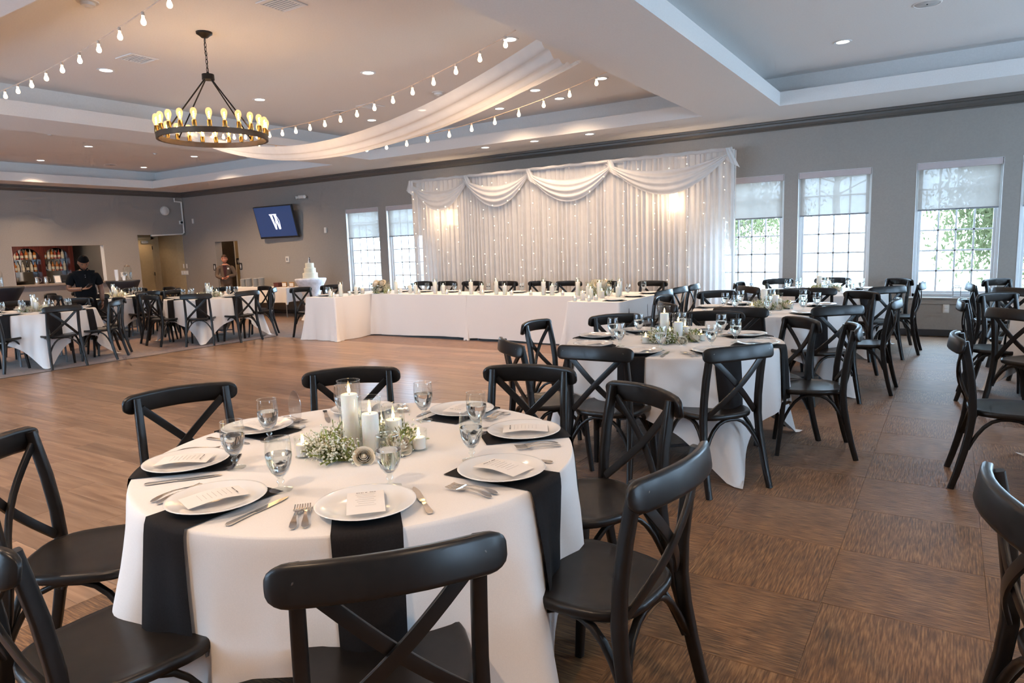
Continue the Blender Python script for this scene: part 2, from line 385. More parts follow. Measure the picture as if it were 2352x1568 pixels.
# corridor behind the rest-room doorway
mb = MB().box(DX0-0.7, DX0-0.6, YW+0.2, 13.6, 0, 2.4).box(DX1+0.35, DX1+0.45, YW+0.2, 13.6, 0, 2.4).box(DX0-0.7, DX1+0.45, 13.6, 13.7, 0, 2.4)
struct(mb.obj('wall_corridor', M['tanwall'], smooth=False))
cc = struct(MB().box(DX0-0.7, DX1+0.45, YW+0.2, 13.7, 2.3, 2.4).obj('ceiling_corridor', M['ceil'], smooth=False))
d2 = struct(MB().bbox(DX0-0.598, DX0-0.555, 12.10, 12.53, 0, 2.1, 0.004).obj('door_2', M['ddoor'], smooth=False))
MB().box(DX0-0.598, DX0-0.54, 12.53, 12.565, 0, 2.14).box(DX0-0.598, DX0-0.54, 12.07, 12.10, 0, 2.14).box(DX0-0.598, DX0-0.54, 12.07, 12.565, 2.10, 2.14).obj('door_frame', M['ceil'], d2, False)
lamp('corridor_light', 'POINT', (DX1-0.1, 12.4, 2.15), 10, WARM, shadow_soft_size=0.08)
# bar room behind the serving hatch
mb = MB().box(-21.4, -21.3, 6.2, 10.1, 0, 2.6).box(-21.4, XL-0.15, 6.1, 6.2, 0, 2.6).box(-21.4, XL-0.15, 10.0, 10.08, 0, 2.6)
struct(mb.obj('wall_bar', M['wall'], smooth=False))
struct(MB().box(-21.4, XL-0.15, 6.1, 10.1, 2.5, 2.6).obj('ceiling_bar', M['ceil'], smooth=False))
struct(MB().box(-21.4, XL-0.15, 6.1, 10.1, -0.05, 0).obj('floor_bar', M['grout'], smooth=False))
lamp('bar_light', 'POINT', (-19.2, 8.2, 2.3), 34, (1.0, 0.74, 0.5), shadow_soft_size=0.1)
hj = struct(MB().box(XL-0.152, XL+0.002, BY1-0.006, BY1-0.001, BZ0, BZ1).box(XL-0.152, XL+0.002, BY0+0.001, BY0+0.006, BZ0, BZ1).obj('trim_3', M['ceil'], smooth=False))
# crown moulding and baseboards
def crown(name, p, q, nrm):
    prof = [(0, -0.135), (0.012, -0.135), (0.02, -0.115), (0.035, -0.11), (0.055, -0.075), (0.06, -0.045), (0.085, -0.035), (0.09, -0.012), (0.10, -0.008), (0.10, 0), (0, 0)]
    p = Vector(p); q = Vector(q); n = Vector(nrm)
    ra = [p + n*a + Vector((0, 0, b)) for a, b in prof]; rb = [q + n*a + Vector((0, 0, b)) for a, b in prof]
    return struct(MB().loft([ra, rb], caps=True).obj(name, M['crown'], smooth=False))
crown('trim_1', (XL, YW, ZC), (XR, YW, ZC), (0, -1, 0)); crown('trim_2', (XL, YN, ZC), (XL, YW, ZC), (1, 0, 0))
def baseb(name, x0, x1, y0, y1): return struct(MB().bbox(x0, x1, y0, y1, 0, 0.095, 0.003).obj(name, M['base'], smooth=False))
baseb('baseboard_back', DX1, XR, YW-0.012, YW); baseb('baseboard_corner', XL-1.3, DX0, YW-0.012, YW)
baseb('baseboard_left', XL, XL+0.012, YN, AY0)
# ceiling with three stepped trays
TRAYS = [(-17.35, -10.8), (-9.75, -3.15), (-2.08, 5.0)]; TY = (2.5, 10.25)
xs = sorted([XL-0.2, XR+0.2] + [v for t in TRAYS for v in t]); ys = [YN-0.2, TY[0], TY[1], YW+0.2]
mb = MB()
for p, q in zip(xs[:-1], xs[1:]):
    for r_, s_ in zip(ys[:-1], ys[1:]):
        if r_ == TY[0] and any(abs(t[0]-p) < 1e-6 for t in TRAYS): continue
        mb.add([(p, r_, ZC), (q, r_, ZC), (q, s_, ZC), (p, s_, ZC)], [(0, 1, 2, 3)])
ce = struct(mb.obj('ceiling', M['ceil'], smooth=False))
for (x0, x1) in TRAYS:
    def rr(e, z): return [(x0-e, TY[0]-e, z), (x1+e, TY[0]-e, z), (x1+e, TY[1]+e, z), (x0-e, TY[1]+e, z)]
    MB().loft([rr(0, ZC), rr(0, 3.455), rr(0.26, 3.455)]).obj('tray_lip', M['ceil'], ce, False)
    mb = MB().loft([rr(0.26, 3.455), rr(0.26, ZT)]); mb.add(rr(0.26, ZT), [(0, 1, 2, 3)]); mb.obj('tray_panel', M['ceil'], ce, False)
# ------------------------------------------------------------------ windows
NC, NR = 4, 6
def window(n, x0):
    x1 = x0+WW; fy = YW+0.10
    w = struct(bpy.data.objects.new('window_%d' % n, None)); COL.objects.link(w); w.location = (0, 0, 0)
    fw = 0.045
    mb = MB()
    for (a, b, c, d) in [(x0, x0+fw, WZ0, WZ1), (x1-fw, x1, WZ0, WZ1), (x0, x1, WZ0, WZ0+fw), (x0, x1, WZ1-fw, WZ1)]:
        mb.bbox(a, b, fy-0.03, fy+0.07, c, d, 0.003)
    mb.obj('frame', M['white'], w, False)
    s = fw+0.035; mb = MB()
    for (a, b, c, d) in [(x0+fw, x0+s, WZ0+fw, WZ1-fw), (x1-s, x1-fw, WZ0+fw, WZ1-fw), (x0+fw, x1-fw, WZ0+fw, WZ0+s), (x0+fw, x1-fw, WZ1-s, WZ1-fw)]:
        mb.bbox(a, b, fy-0.005, fy+0.05, c, d, 0.003)
    mb.obj('sash', M['white'], w, False)
    gx0, gx1, gz0, gz1 = x0+s, x1-s, WZ0+s, WZ1-s
    pw, ph = (gx1-gx0)/NC, (gz1-gz0)/NR
    for i in range(1, NC): MB().bbox(gx0+pw*i-0.012, gx0+pw*i+0.012, fy+0.008, fy+0.03, gz0, gz1, 0.002).obj('muntin', M['white'], w, False)
    for j in range(1, NR): MB().bbox(gx0, gx1, fy+0.008, fy+0.03, gz0+ph*j-0.012, gz0+ph*j+0.012, 0.002).obj('muntin', M['white'], w, False)
    pm = MB().add([(0, 0, 0), (pw, 0, 0), (pw, 0, ph), (0, 0, ph)], [(0, 1, 2, 3)]).mesh('pane', M['pane'], False)
    for i in range(NC):
        for j in range(NR): inst('pane', pm, w, (gx0+pw*i, fy+0.021, gz0+ph*j))
    mb = MB()
    for (a, b) in [(x0-0.001, x0+0.004), (x1-0.004, x1+0.001)]: mb.box(a, b, YW-0.004, fy, WZ0, WZ1)
    mb.box(x0, x1, YW-0.004, fy, WZ1-0.004, WZ1).obj('jamb', M['white'], w, False)
    MB().bbox(x0-0.03, x1+0.03, YW-0.035, fy, WZ0-0.022, WZ0, 0.004).obj('window_sill', M['white'], w, False)
    MB().bbox(x0-0.02, x1+0.02, YW-0.012, YW, WZ0-0.105, WZ0-0.022, 0.003).obj('apron', M['wall'], w, False)
    return w
BLIND_L = {1: 'roller blind half lowered on the window beside the wedding cake', 2: 'roller blind half lowered at the left end of the backdrop',
           3: 'roller blind half lowered at the right end of the backdrop', 4: 'roller blind half lowered on the wide window right of the backdrop pair',
           5: 'roller blind half lowered on the window above the wall outlet', 6: 'roller blind half lowered on the window cut by the right frame edge'}
BLIND_L[4] = 'roller blind half lowered on the second window right of the backdrop'
for n, x0 in enumerate(WIN_X, 1):
    window(n, x0)
    if n in BLIND_L:
        t = thing('roller_blind', BLIND_L[n], 'blind', (x0+WW/2, YW+0.03, WZ1), group='roller blinds on the windows')
        h = WW/2-0.008
        MB().bbox(-h, h, -0.03, 0.035, -0.095, -0.002, 0.006).obj('cassette', M['cassette'], t, False)
        MB().grid(lambda u, v: (-h+0.022+u*(2*h-0.044), 0.003*math.sin(u*6.3), -0.09-v*0.565), 8, 4).obj('fabric', M['blind'], t)
        MB().bbox(-h+0.02, h-0.02, -0.009, 0.009, -0.672, -0.65, 0.004).obj('hem_bar', M['hem'], t, False)
def portal(loc, rot, w, h):
    o = lamp('daylight_portal', 'AREA', loc, 1, (1, 1, 1), rot=rot, shape='RECTANGLE', size=w, size_y=h); o.data.cycles.is_portal = True
WCZ, WH = (WZ0+WZ1)/2, WZ1-WZ0
for x0 in WIN_X: portal((x0+WW/2, YW+0.24, WCZ), (-PI/2, 0, 0), WW, WH)
for x0 in NEAR_X: portal((x0+WW/2, YN-0.24, WCZ), (PI/2, 0, 0), WW, WH)
for y_ in RY: portal((XR+0.24, y_+WW/2, WCZ), (PI/2, 0, PI/2), WW, WH)
# ------------------------------------------------------------------ outdoors
ol = MB().box(-60, 60, YW+0.25, 110, -0.4, -0.3).obj('ground_yard', M['lawn'], smooth=False); struct(ol)
def tree(label, loc, h, cr, n, lm, trunk_r=0.16, low=0.35, seed=1):
    rnd = random.Random(seed)
    t = thing('garden_tree', label, 'tree', loc, group='trees outside the windows')
    pts = [(0.1*math.sin(k*1.3), 0.1*math.cos(k), h*0.8*k/6) for k in range(7)]
    mb = MB().tube(pts, [trunk_r*(1-0.11*k) for k in range(7)], 8)
    ends = []
    for k in range(12):
        a = rnd.uniform(0, 2*PI); z0 = h*rnd.uniform(low, 0.75); L = cr*rnd.uniform(0.6, 1.0)
        e = (math.cos(a)*L, math.sin(a)*L, z0+rnd.uniform(-0.1, 0.5)*L); ends.append(e)
        mb.tube([(0, 0, z0), (e[0]*.5, e[1]*.5, z0+(e[2]-z0)*.6), e], [0.05, 0.03, 0.012], 5)
    mb.obj('trunk', M['bark'], t)
    lb = MB()
    for k in range(n):
        e = ends[rnd.randrange(len(ends))]; f = rnd.uniform(0.35, 1.1); s = cr*0.28
        c = Vector((e[0]*f+rnd.gauss(0, s), e[1]*f+rnd.gauss(0, s), h*0.55+(e[2]-h*0.55)*f+rnd.gauss(0, s*0.7)))
        q = Euler((rnd.uniform(0, 6.3), rnd.uniform(0, 6.3), rnd.uniform(0, 6.3))).to_matrix(); w = 0.045*rnd.uniform(0.7, 1.4)
        lb.add([c+q@Vector((-w, 0, 0)), c+q@Vector((0, -w*0.5, w*.15)), c+q@Vector((w*1.3, 0, 0)), c+q@Vector((0, w*0.5, w*.15))], [(0, 1, 2, 3)])
    o = lb.obj('foliage', lm, t, False); o['kind'] = 'stuff'
tree('leafy green tree filling the right half of the window above the outlet', (1.30, 15.4, -0.3), 4.4, 1.5, 15000, M['leaf'], 0.11, 0.26, 3)
tree('small green tree in the yard behind the first window past the backdrop', (-5.3, 20.5, -0.3), 4.4, 1.7, 6500, M['leaf'], 0.18, 0.4, 5)
tree('pale far tree seen through the second window past the backdrop', (-4.6, 36, -0.3), 7.5, 2.6, 700, M['leafp'], 0.25, 0.4, 8)
tree('pale far tree behind the left windows by the cake', (-36, 38, -0.3), 7, 3.6, 2500, M['leafp'], 0.25, 0.4, 9)
# ------------------------------------------------------------------ ceiling fixtures
dl_ring = MB().lathe([(0.068, 0.004), (0.07, -0.004), (0.095, -0.006), (0.098, 0.0)], 24).mesh('trim_ring', M['white'])
dl_lens = MB().lathe([(0.0001, 0.001), (0.07, 0.001)], 24).mesh('lens', M['lens'])
def downlight(x, y, z, label, group='recessed downlights', power=P_DOWN, ang=142):
    t = thing('recessed_downlight', label, 'downlight', (x, y, z-0.002), group=group)
    inst('trim_ring', dl_ring, t); inst('lens', dl_lens, t)
    lamp('downlight_spot', 'SPOT', (0, 0, -0.012), power, WARM, t, spot_size=rad(ang), spot_blend=0.7, shadow_soft_size=0.06)
for (x, y, l) in [(-8.5, 4.6, 'recessed downlight left of the chandelier'), (-6.27, 6.65, 'recessed downlight above the upper string lights, alone on the tray'),
                  (-8.5, 6.75, 'recessed downlight just right of the chandelier rods'), (-7.27, 8.9, 'recessed downlight between string lights and drape, higher of two'),
                  (-8.45, 8.98, 'recessed downlight between string lights and drape, lower of two'), (-4.13, 6.6, 'recessed downlight at the top end of the upper string lights'),
                  (-4.11, 8.88, 'recessed downlight at the top end of the lower string lights'), (-5.16, 8.89, 'recessed downlight nearest below the drape, upper one'),
                  (-5.16, 9.62, 'recessed downlight beside the lower string lights, third from the top'), (-6.27, 9.64, 'recessed downlight beside the lower string lights, lowest'),
                  (-4.13, 4.5, 'added unseen recessed downlight in the middle tray above the front tables')]:  # last one is out of view, added to light the front tables
    downlight(x, y, ZT, l)
for (x, y, l) in [(-1.17, 9.13, 'lone recessed downlight in the bluish right tray'), (-1.17, 6.2, 'added unseen downlight in the right tray over the third table'), (-1.17, 3.2, 'added unseen downlight in the right tray over the front tables'),
                  (-2.6, 1.2, 'added unseen downlight on the beam above the front table')]:  # except the lone one, unseen lamps added to warm the tables
    downlight(x, y, ZT if x > -2 else ZC, l, power=P_DOWN*.5)
for (x, y, l) in [(-16.91, 7.52, 'recessed downlight of the left tray, farthest left'), (-14.32, 7.25, 'recessed downlight of the left tray below the smoke detector'),
                  (-16.71, 9.7, 'recessed downlight of the left tray, lowest one'), (-14.26, 9.45, 'recessed downlight of the left tray under the chandelier ring'),
                  (-16.2, 5.0, 'added unseen downlight of the left tray beyond the left frame edge'), (-14.3, 4.4, 'added unseen downlight of the left tray above the leftmost table')]:  # both out of view, added to brighten the left side
    downlight(x, y, ZT, l, power=P_DOWN*(2.0 if x < -16 else 3.6), ang=110 if x < -16 else 142)
for (x, l) in [(-7.18, 'left one of three soffit downlights above the backdrop'), (-6.15, 'middle one of three soffit downlights above the backdrop'), (-5.1, 'right one of three soffit downlights above the backdrop')]:
    downlight(x, 10.52, ZC, l, 'soffit downlights above the backdrop', P_DOWN*0.35)
for k, (x, y) in enumerate([(-1.3, -0.6), (-4.2, 0.4), (1.6, 0.4), (-7.2, 0.6), (-10.2, 0.6), (-13.5, 0.6)]):  # unseen soffit lamps added as warm fill from the camera side
    downlight(x, y, ZC, 'added unseen fill light in the near soffit, %s from the right' % ['second', 'third', 'first', 'fourth', 'fifth', 'sixth'][k], 'added fill lights near the camera', P_DOWN*1.75)
downlight(-18.75, 10.62, 2.16, 'recessed downlight nearer the hall in the door alcove', 'alcove downlights', 9)
downlight(-19.2, 11.0, 2.16, 'recessed downlight over the tan door in the alcove', 'alcove downlights', 9)
def vent(x, y, label, rz=0):
    t = thing('ceiling_vent', label, 'vent', (x, y, ZT), rz, 'ceiling air vents')
    s = 0.16; mb = MB()
    for (a, b, c, d) in [(-s, s, -s, -s+.03), (-s, s, s-.03, s), (-s, -s+.03, -s+.03, s-.03), (s-.03, s, -s+.03, s-.03)]: mb.bbox(a, b, c, d, -0.012, -0.001, 0.003)
    mb.obj('frame', M['ceil'], t, False)
    MB().box(-s+.02, s-.02, -s+.02, s-.02, -0.003, -0.001).obj('backing', M['hem'], t, False)
    for k in range(8): MB().box(-s+.03, s-.03, -s+.035+k*0.033, -s+.053+k*0.033, -0.009, -0.005).obj('slat', M['ceil'], t, False)
vent(-5.15, 4.41, 'square air vent at the top edge of the ceiling'); vent(-7.76, 4.56, 'square air vent left of the chandelier chain')
vent(-7.65, 8.12, 'square air vent above the upper string lights'); vent(-5.07, 8.0, 'square air vent touching the ceiling drape')
def disc(name, label, cat, x, y, z, r, prof, m, group=None):
    t = MB().lathe(prof, 24).obj(name, m, loc=(x, y, z)); tag(t, label, cat, group); return t
for (x, y, l) in [(-0.31, 8.21, 'round ceiling speaker grille in the bluish right tray'), (-8.33, 8.13, 'round ceiling speaker grille above the upper string lights'), (-16.72, 8.91, 'round ceiling speaker grille in the left tray')]:
    t = thing('ceiling_speaker', l, 'speaker', (x, y, ZT), group='ceiling speakers')
    MB().lathe([(0.0001, -0.006), (0.105, -0.006), (0.11, -0.003)], 28).obj('grille', mat('speaker_grille', (0.5, 0.49, 0.48), 0.7), t)
    MB().lathe([(0.11, -0.004), (0.115, -0.008), (0.128, -0.004), (0.13, 0)], 28).obj('rim', M['ceil'], t)
    MB().ball((0, 0, -0.008), 0.008, 8, 4).obj('emblem', M['dark'], t)
sd = [(0.0001, -0.05), (0.02, -0.05), (0.03, -0.04), (0.055, -0.035), (0.06, -0.012), (0.085, -0.008), (0.09, 0)]
for (x, y, l) in [(-6.4, 3.37, 'round smoke detector cut by the top frame edge'), (-6.29, 8.08, 'smoke detector between upper string lights and drape'), (-13.04, 6.0, 'large smoke detector on the left tray ceiling'), (-14.37, 8.62, 'small sprinkler head left of the chandelier, under the ring')]:
    t = thing('smoke_detector', l, 'detector', (x, y, ZT), group='ceiling detectors')
    k = 1.6 if x == -13.04 else (0.6 if x == -14.37 else 1)
    MB().lathe([(r*k, z*k) for r, z in sd[3:]], 20).obj('base', M['plastic'], t); MB().lathe([(r*k, z*k) for r, z in sd[:4]], 16).obj('sensor', M['plastic'], t)
# ------------------------------------------------------------------ chairs
_cw = SC.camera.matrix_world.inverted()
def in_frame(p, mx=120):
    v = _cw @ Vector(p)
    if v.z > -0.1: return False
    x = 1176+1575.27*v.x/-v.z; y = 784-1575.27*v.y/-v.z
    return -mx < x < 2352+mx and -mx < y < 1568+mx
def chair_meshes():
    C = {}
    def outline(s, z):
        r = []
        for k in range(32):
            a = 2*PI*k/32; ca, sa = math.cos(a), math.sin(a)
            x = math.copysign(abs(ca)**0.62, ca)*0.224; y = math.copysign(abs(sa)**0.62, sa)*0.220
            x *= 1-0.16*max(0, (0.220-y)/0.44)**1.2
            r.append((x*s, y*s, z))
        return r
    C['seat'] = [MB().loft([outline(.90, .424), outline(.985, .428), outline(1, .438), outline(1, .450), outline(.975, .457), outline(.93, .4585), outline(.88, .455), outline(.7, .450), outline(.35, .447), outline(.01, .446)], caps=True).mesh('seat', M['chair'], angle=60)]
    C['rear_leg'] = []; C['front_leg'] = []
    for s in (-1, 1):
        p = [(.206, -.290, 0), (.202, -.262, .10), (.196, -.234, .22), (.190, -.212, .34), (.186, -.202, .44), (.184, -.206, .55), (.182, -.222, .68), (.180, -.243, .79), (.180, -.254, .852)]
        C['rear_leg'].append(MB().tube([(s*a, b, c) for a, b, c in p], [.85, .9, .97, 1, 1.05, 1, 1, .95, .85], 12, flat=(.033, .040), up=(1, 0, 0)).mesh('rear_leg', M['chair'], angle=60))
        p = [(.178, .160, .430), (.182, .168, .33), (.188, .180, .18), (.200, .200, 0)]
        C['front_leg'].append(MB().tube([(s*a, b, c) for a, b, c in p], [1.1, 1.0, .92, .8], 12, flat=(.034, .034), up=(1, 0, 0)).mesh('front_leg', M['chair'], angle=60))
    xs_ = [-.235, -.233, -.227, -.217, -.205, -.19, -.13, -.06, 0, .06, .13, .19, .205, .217, .227, .233, .235]
    rs_ = [.22, .42, .66, .84, .95, 1, 1, 1, 1, 1, 1, 1, .95, .84, .66, .42, .22]
    C['top_rail'] = [MB().tube([(x, -.262-.052*(1-(x/.232)**2), .832-.01*(x/.232)**2) for x in xs_], rs_, 14, flat=(.088, .030), up=(0, .18, 1)).mesh('top_rail', M['chair'], angle=60)]
    C['cross_slat'] = []
    for s in (-1, 1):
        P = []
        for k in range(11):
            u = k/10; P.append((s*(.166-.33*u), -.256+.052*u-.036*math.sin(PI*u)-(0.007*s), .805-.345*u))
        C['cross_slat'].append(MB().tube(P, [1]*11, 10, flat=(.013, .034), up=(0, 1, 0)).mesh('cross_slat', M['chair'], angle=60))
    def hoop(a, b, inner):
        a = Vector(a); b = Vector(b); P = []
        for k in range(15):
            u = k/14; e = 0.5-0.5*math.cos(PI*u); z = .235+.185*(1-abs(2*e-1)**2.6)
            q = a.lerp(b, e); w = 1-abs(2*e-1)**4
            q = q+Vector(inner)*w; P.append((q.x, q.y, z))
        return MB().tube(P, [1]*15, 8, flat=(.024, .018), up=Vector(b-a).cross(Vector((0, 0, 1)))).mesh('bentwood_brace', M['chair'], angle=60)
    C['bentwood_brace'] = [hoop((-.188, -.226, 0), (.188, -.226, 0), (0, .03, 0)), hoop((-.178, .172, 0), (.178, .172, 0), (0, -.02, 0)),
                  hoop((-.186, -.215, 0), (-.18, .165, 0), (.015, 0, 0)), hoop((.186, -.215, 0), (.18, .165, 0), (-.015, 0, 0))]
    C['bolt'] = [MB().lathe([(.0001, 0), (.006, .001), (.0075, .004), (.0075, .012)], 8).mesh('bolt', M['bolt'])]
    return C
CH = chair_meshes()
for _l in CH.values():
    for _m in _l: _m.transform(Matrix.Diagonal((1.06, 1.0, 1.012, 1.0)))
def chair(x, y, rz, label, group, bolts=False):
    t = thing('cross_back_chair', label, 'chair', (x, y, 0), rz, group)
    for k in ('seat', 'rear_leg', 'front_leg', 'top_rail', 'cross_slat', 'bentwood_brace'):
        for me in CH[k]: inst(k, me, t)
    if bolts:
        for s in (-1, 1):
            inst('bolt', CH['bolt'][0], t, (s*.191, -.296, .844), (-PI/2, 0, 0)); inst('bolt', CH['bolt'][0], t, (s*.191, -.240, .848), (PI/2, 0, 0))
    return t
# ------------------------------------------------------------------ round tables and square cloths
RT, HT = 0.762, 0.758
CA = 1.143
def cloth_rz(th, d):
    """radius and height of the hanging cloth, th measured from a cloth corner, d = length over the edge"""
    q = (math.degrees(th)+45) % 90 - 45; dl = abs(q)
    c = math.exp(-(dl/9.0)**2); dip = math.exp(-((dl-19)/8.0)**2); b2 = math.exp(-((dl-31)/6.0)**2)
    fl = 0.04+0.24*c-0.05*dip+0.06*b2
    e = min(1, d/0.03)
    r = RT+0.006*e+d*fl+0.011*math.sin(th*9+q*.05)*min(1, d/.2)+0.006*math.sin(th*23+1)*min(1, d/.3)
    z = HT-max(0, d-0.008)*math.sqrt(max(0.2, 1-fl*fl))
    if z < 0.006: r += (0.006-z)*0.75; z = 0.006+0.004*(1+math.sin(th*40))
    return r, z
def round_cloth_mesh():
    mb = MB(); angs = []
    for k in range(4):
        for q in (0, 1.5, 3, 4.5, 6, 8, 10, 12.5, 15, 18, 21, 24, 27, 30, 33, 36, 40, 45, 50, 54, 57, 60, 63, 66, 69, 72, 75, 77.5, 80, 82, 84, 85.5, 87, 88.5): angs.append(rad(90*k+q))
    top = [0.02, 0.3, 0.55, 0.70, 0.75]; fr = [0, .015, .04, .08, .13, .19, .26, .34, .42, .5, .58, .66, .74, .82, .88, .93, .97, 1.0]
    rings = []
    for s in top: rings.append([(s*math.cos(a), s*math.sin(a), HT) for a in angs])
    for f in fr:
        r = []
        for a in angs:
            q = (math.degrees(a)+45) % 90-45; L = CA/math.cos(rad(45-abs(q)))-RT
            rr, z = cloth_rz(a, f*L); r.append((rr*math.cos(a), rr*math.sin(a), z))
        rings.append(r)
    mb.loft(rings); n = len(angs); mb.add([(0, 0, HT)]+rings[0], [(0, 1+i, 1+(i+1) % n) for i in range(n)])
    return mb.mesh('tablecloth', M['cloth'], angle=80)
CLOTH = round_cloth_mesh()
TTOP = MB().lathe([(.0001, 0), (.74, 0), (RT-.004, .006), (RT-.004, .022), (.74, .026), (.0001, .026)], 40).mesh('tabletop', M['plastic'])
def tleg(s):
    mb = MB()
    for q in (-1, 1): mb.tube([(s*.36, q*.26, .726), (s*.40, q*.28, .35), (s*.40, q*.28, .0)], .014, 8)
    return mb.tube([(s*.40, -.28, .10), (s*.40, .28, .10)], .010, 8).tube([(s*.38, -.27, .55), (s*.38, .27, .55)], .010, 8).mesh('folding_leg', M['hem'])
TLEG = [tleg(-1), tleg(1)]
# place-setting meshes
PLATE = MB().lathe([(.0001, .005), (.085, .005), (.098, .010), (.134, .019), (.1405, .0205), (.142, .019), (.139, .0165), (.10, .006), (.085, 0), (.0001, 0)], 40).mesh('dinner_plate', M['china'], angle=70)
gob = [(.0001, 0), (.034, .0005), (.0355, .003), (.021, .0075), (.009, .013), (.007, .022), (.0125, .027), (.012, .032), (.007, .038), (.014, .046), (.027, .062), (.0365, .085), (.0402, .110), (.0398, .135), (.0368, .166)]
GOB = MB().lathe(gob, 24); GOB.tube([(.0368*math.cos(2*PI*k/24), .0368*math.sin(2*PI*k/24), .166) for k in range(25)], .0012, 5)
GOB = GOB.mesh('bowl', M['glass'], angle=80)
GWAT = MB().lathe([(.0001, .0475), (.013, .0485), (.0255, .0635), (.0348, .0855), (.0388, .110), (.0388, .118), (.0001, .118)], 24).mesh('water', M['water'], angle=50)
def fork_mesh():
    mb = MB()
    st = [(0, .004), (.012, .011), (.03, .010), (.055, .006), (.09, .0042), (.125, .0045), (.138, .012), (.15, .0145)]
    rings = []
    for y, w in st:
        z = .003+.012*math.sin(PI*min(1, y/.17))
        rings.append([(-w, y, z), (w, y, z), (w, y, z+.002), (-w, y, z+.002)])
    mb.loft(rings, caps=True)
    for k in range(4):
        x = -.0115+k*.0077; mb.loft([[(x-.002, y, z), (x+.002, y, z), (x+.002, y, z+.002), (x-.002, y, z+.002)] for y, z in ((.15, .0075), (.175, .006), (.20, .009))], caps=True)
    return mb.mesh('fork', M['steel'], angle=50)
def knife_mesh():
    mb = MB(); rings = []
    for y, w, t in [(0, .006, .003), (.01, .010, .004), (.05, .007, .004), (.095, .0055, .0035), (.10, .008, .0015), (.14, .0105, .0012), (.19, .0105, .0012), (.22, .006, .001), (.232, .001, .001)]:
        rings.append([(-w, y, .002), (w, y, .002), (w, y, .002+t), (-w, y, .002+t)])
    return mb.loft(rings, caps=True).mesh('knife', M['steel'], angle=50)
FORK, KNIFE = fork_mesh(), knife_mesh()
def menu_meshes():
    sh = MB().grid(lambda u, v: ((u-.5)*.104, (v-.5)*.172-.006, .0235+.004*math.cos((v-.5)*5)), 2, 10).mesh('sheet', M['paper'])
    ti = MB(); x = -.026
    for w in (.005, .004, .005, .002, .006, 0, .006, .005, .005):
        if w: ti.box(x, x+w, .051, .0545, .0272, .0275)
        x += .0063
    bd = MB()
    for k in range(7): bd.box(-.028+.004*(k % 3), .028-.005*(k % 2), .036-k*.014, .0372-k*.014, .0272+.0004*(3-abs(k-2)), .0275+.0004*(3-abs(k-2)))
    return sh, ti.mesh('title_line', M['ink'], False), bd.mesh('body_lines', M['inkpale'], False)
MENU = menu_meshes()
def napkin_mesh(th, w=0.185, r0=0.44, drop=0.37):
    def fn(u, v):
        x = (u-.5)*w
        Lt = RT-r0; s = v*(Lt+drop)
        if s < Lt-.01: return ((r0+s), x, HT+.0035)
        d = max(0, s-Lt); rr = RT
        a = math.atan2(x, RT)
        best = max(cloth_rz(th+a, dd)[0] for dd in (d, max(0, d-.02)))
        z = cloth_rz(th+a, d)[1]
        rr = best*math.cos(a)+.010+.006*math.sin(u*9)*min(1, d/.15)
        return (rr, x*(1-.06*d/.37), max(z, .02)+.004*(1-min(1, d/.02)))
    return MB().grid(fn, 8, 26).mesh('napkin', M['napkin'], angle=80)
# candle, vase and flower meshes
def cyl_vase(r, h):
    mb = MB().lathe([(.0001, .004), (r-.004, .004), (r, 0.001), (r, h)], 24); mb.lathe([(.0001, 0), (r-.002, 0)], 24)
    mb.tube([(r*math.cos(2*PI*k/24), r*math.sin(2*PI*k/24), h) for k in range(25)], .0014, 5)
    return mb.mesh('hurricane_vase', M['glass'], angle=60)
VASE = {h: cyl_vase(.042, h) for h in (.255, .205, .155)}
CANDLE = {h: MB().lathe([(.0001, 0), (.030, 0), (.031, .003), (.031, h-.004), (.028, h), (.012, h-.003), (.0001, h-.004)], 20).mesh('wax', M['wax']) for h in (.200, .140, .095)}
WICK = MB().tube([(0, 0, -.005), (.001, 0, .012)], .0012, 5).mesh('wick', M['wick'])
FLAME = MB().lathe([(.0002, .006), (.004, .010), (.0062, .016), (.005, .024), (.002, .033), (.0002, .040)], 10).mesh('flame', M['flame'])
VOT = MB().lathe([(.0001, .003), (.027, .003), (.030, 0), (.032, .075)], 18).mesh('holder', M['glass'], angle=60)
VOTC = MB().lathe([(.0001, .005), (.024, .005), (.025, .045), (.022, .047), (.0001, .044)], 16).mesh('wax', M['wax'])
def breath_mesh(seed, arcs, r0, n):
    rnd = random.Random(seed); mb = MB()
    for k in range(n):
        a0, a1 = arcs[rnd.randrange(len(arcs))]; a = rnd.uniform(a0, a1); r = r0+rnd.gauss(0, .032); z = abs(rnd.gauss(.034, .022))+.006
        c = Vector((r*math.cos(a), r*math.sin(a), z)); s = rnd.uniform(.003, .0058)
        mb.cur = 0
        mb.add([c+Vector((s, 0, 0)), c+Vector((-s, 0, 0)), c+Vector((0, s, 0)), c+Vector((0, -s, 0)), c+Vector((0, 0, s)), c+Vector((0, 0, -s))],
               [(0, 2, 4), (2, 1, 4), (1, 3, 4), (3, 0, 4), (2, 0, 5), (1, 2, 5), (3, 1, 5), (0, 3, 5)])
        if k % 2 == 0:
            mb.cur = 1; b = Vector((r0*math.cos(a+rnd.gauss(0, .1)), r0*math.sin(a+rnd.gauss(0, .1)), .004)); w = Vector((.0016, .0012, 0))
            mb.add([b-w, b+w, c], [(0, 1, 2)]); w2 = Vector((-.004, .005, .002)); mb.add([c-w2, c+w2, (b+c)/2+Vector((0, 0, .004))], [(0, 1, 2)])
    return mb.mesh('babys_breath', [M['breath'], M['stem']], False)
BREATH = breath_mesh(4, [(rad(160), rad(275)), (rad(200), rad(250)), (rad(-40), rad(75)), (rad(75), rad(160))], .150, 1700)
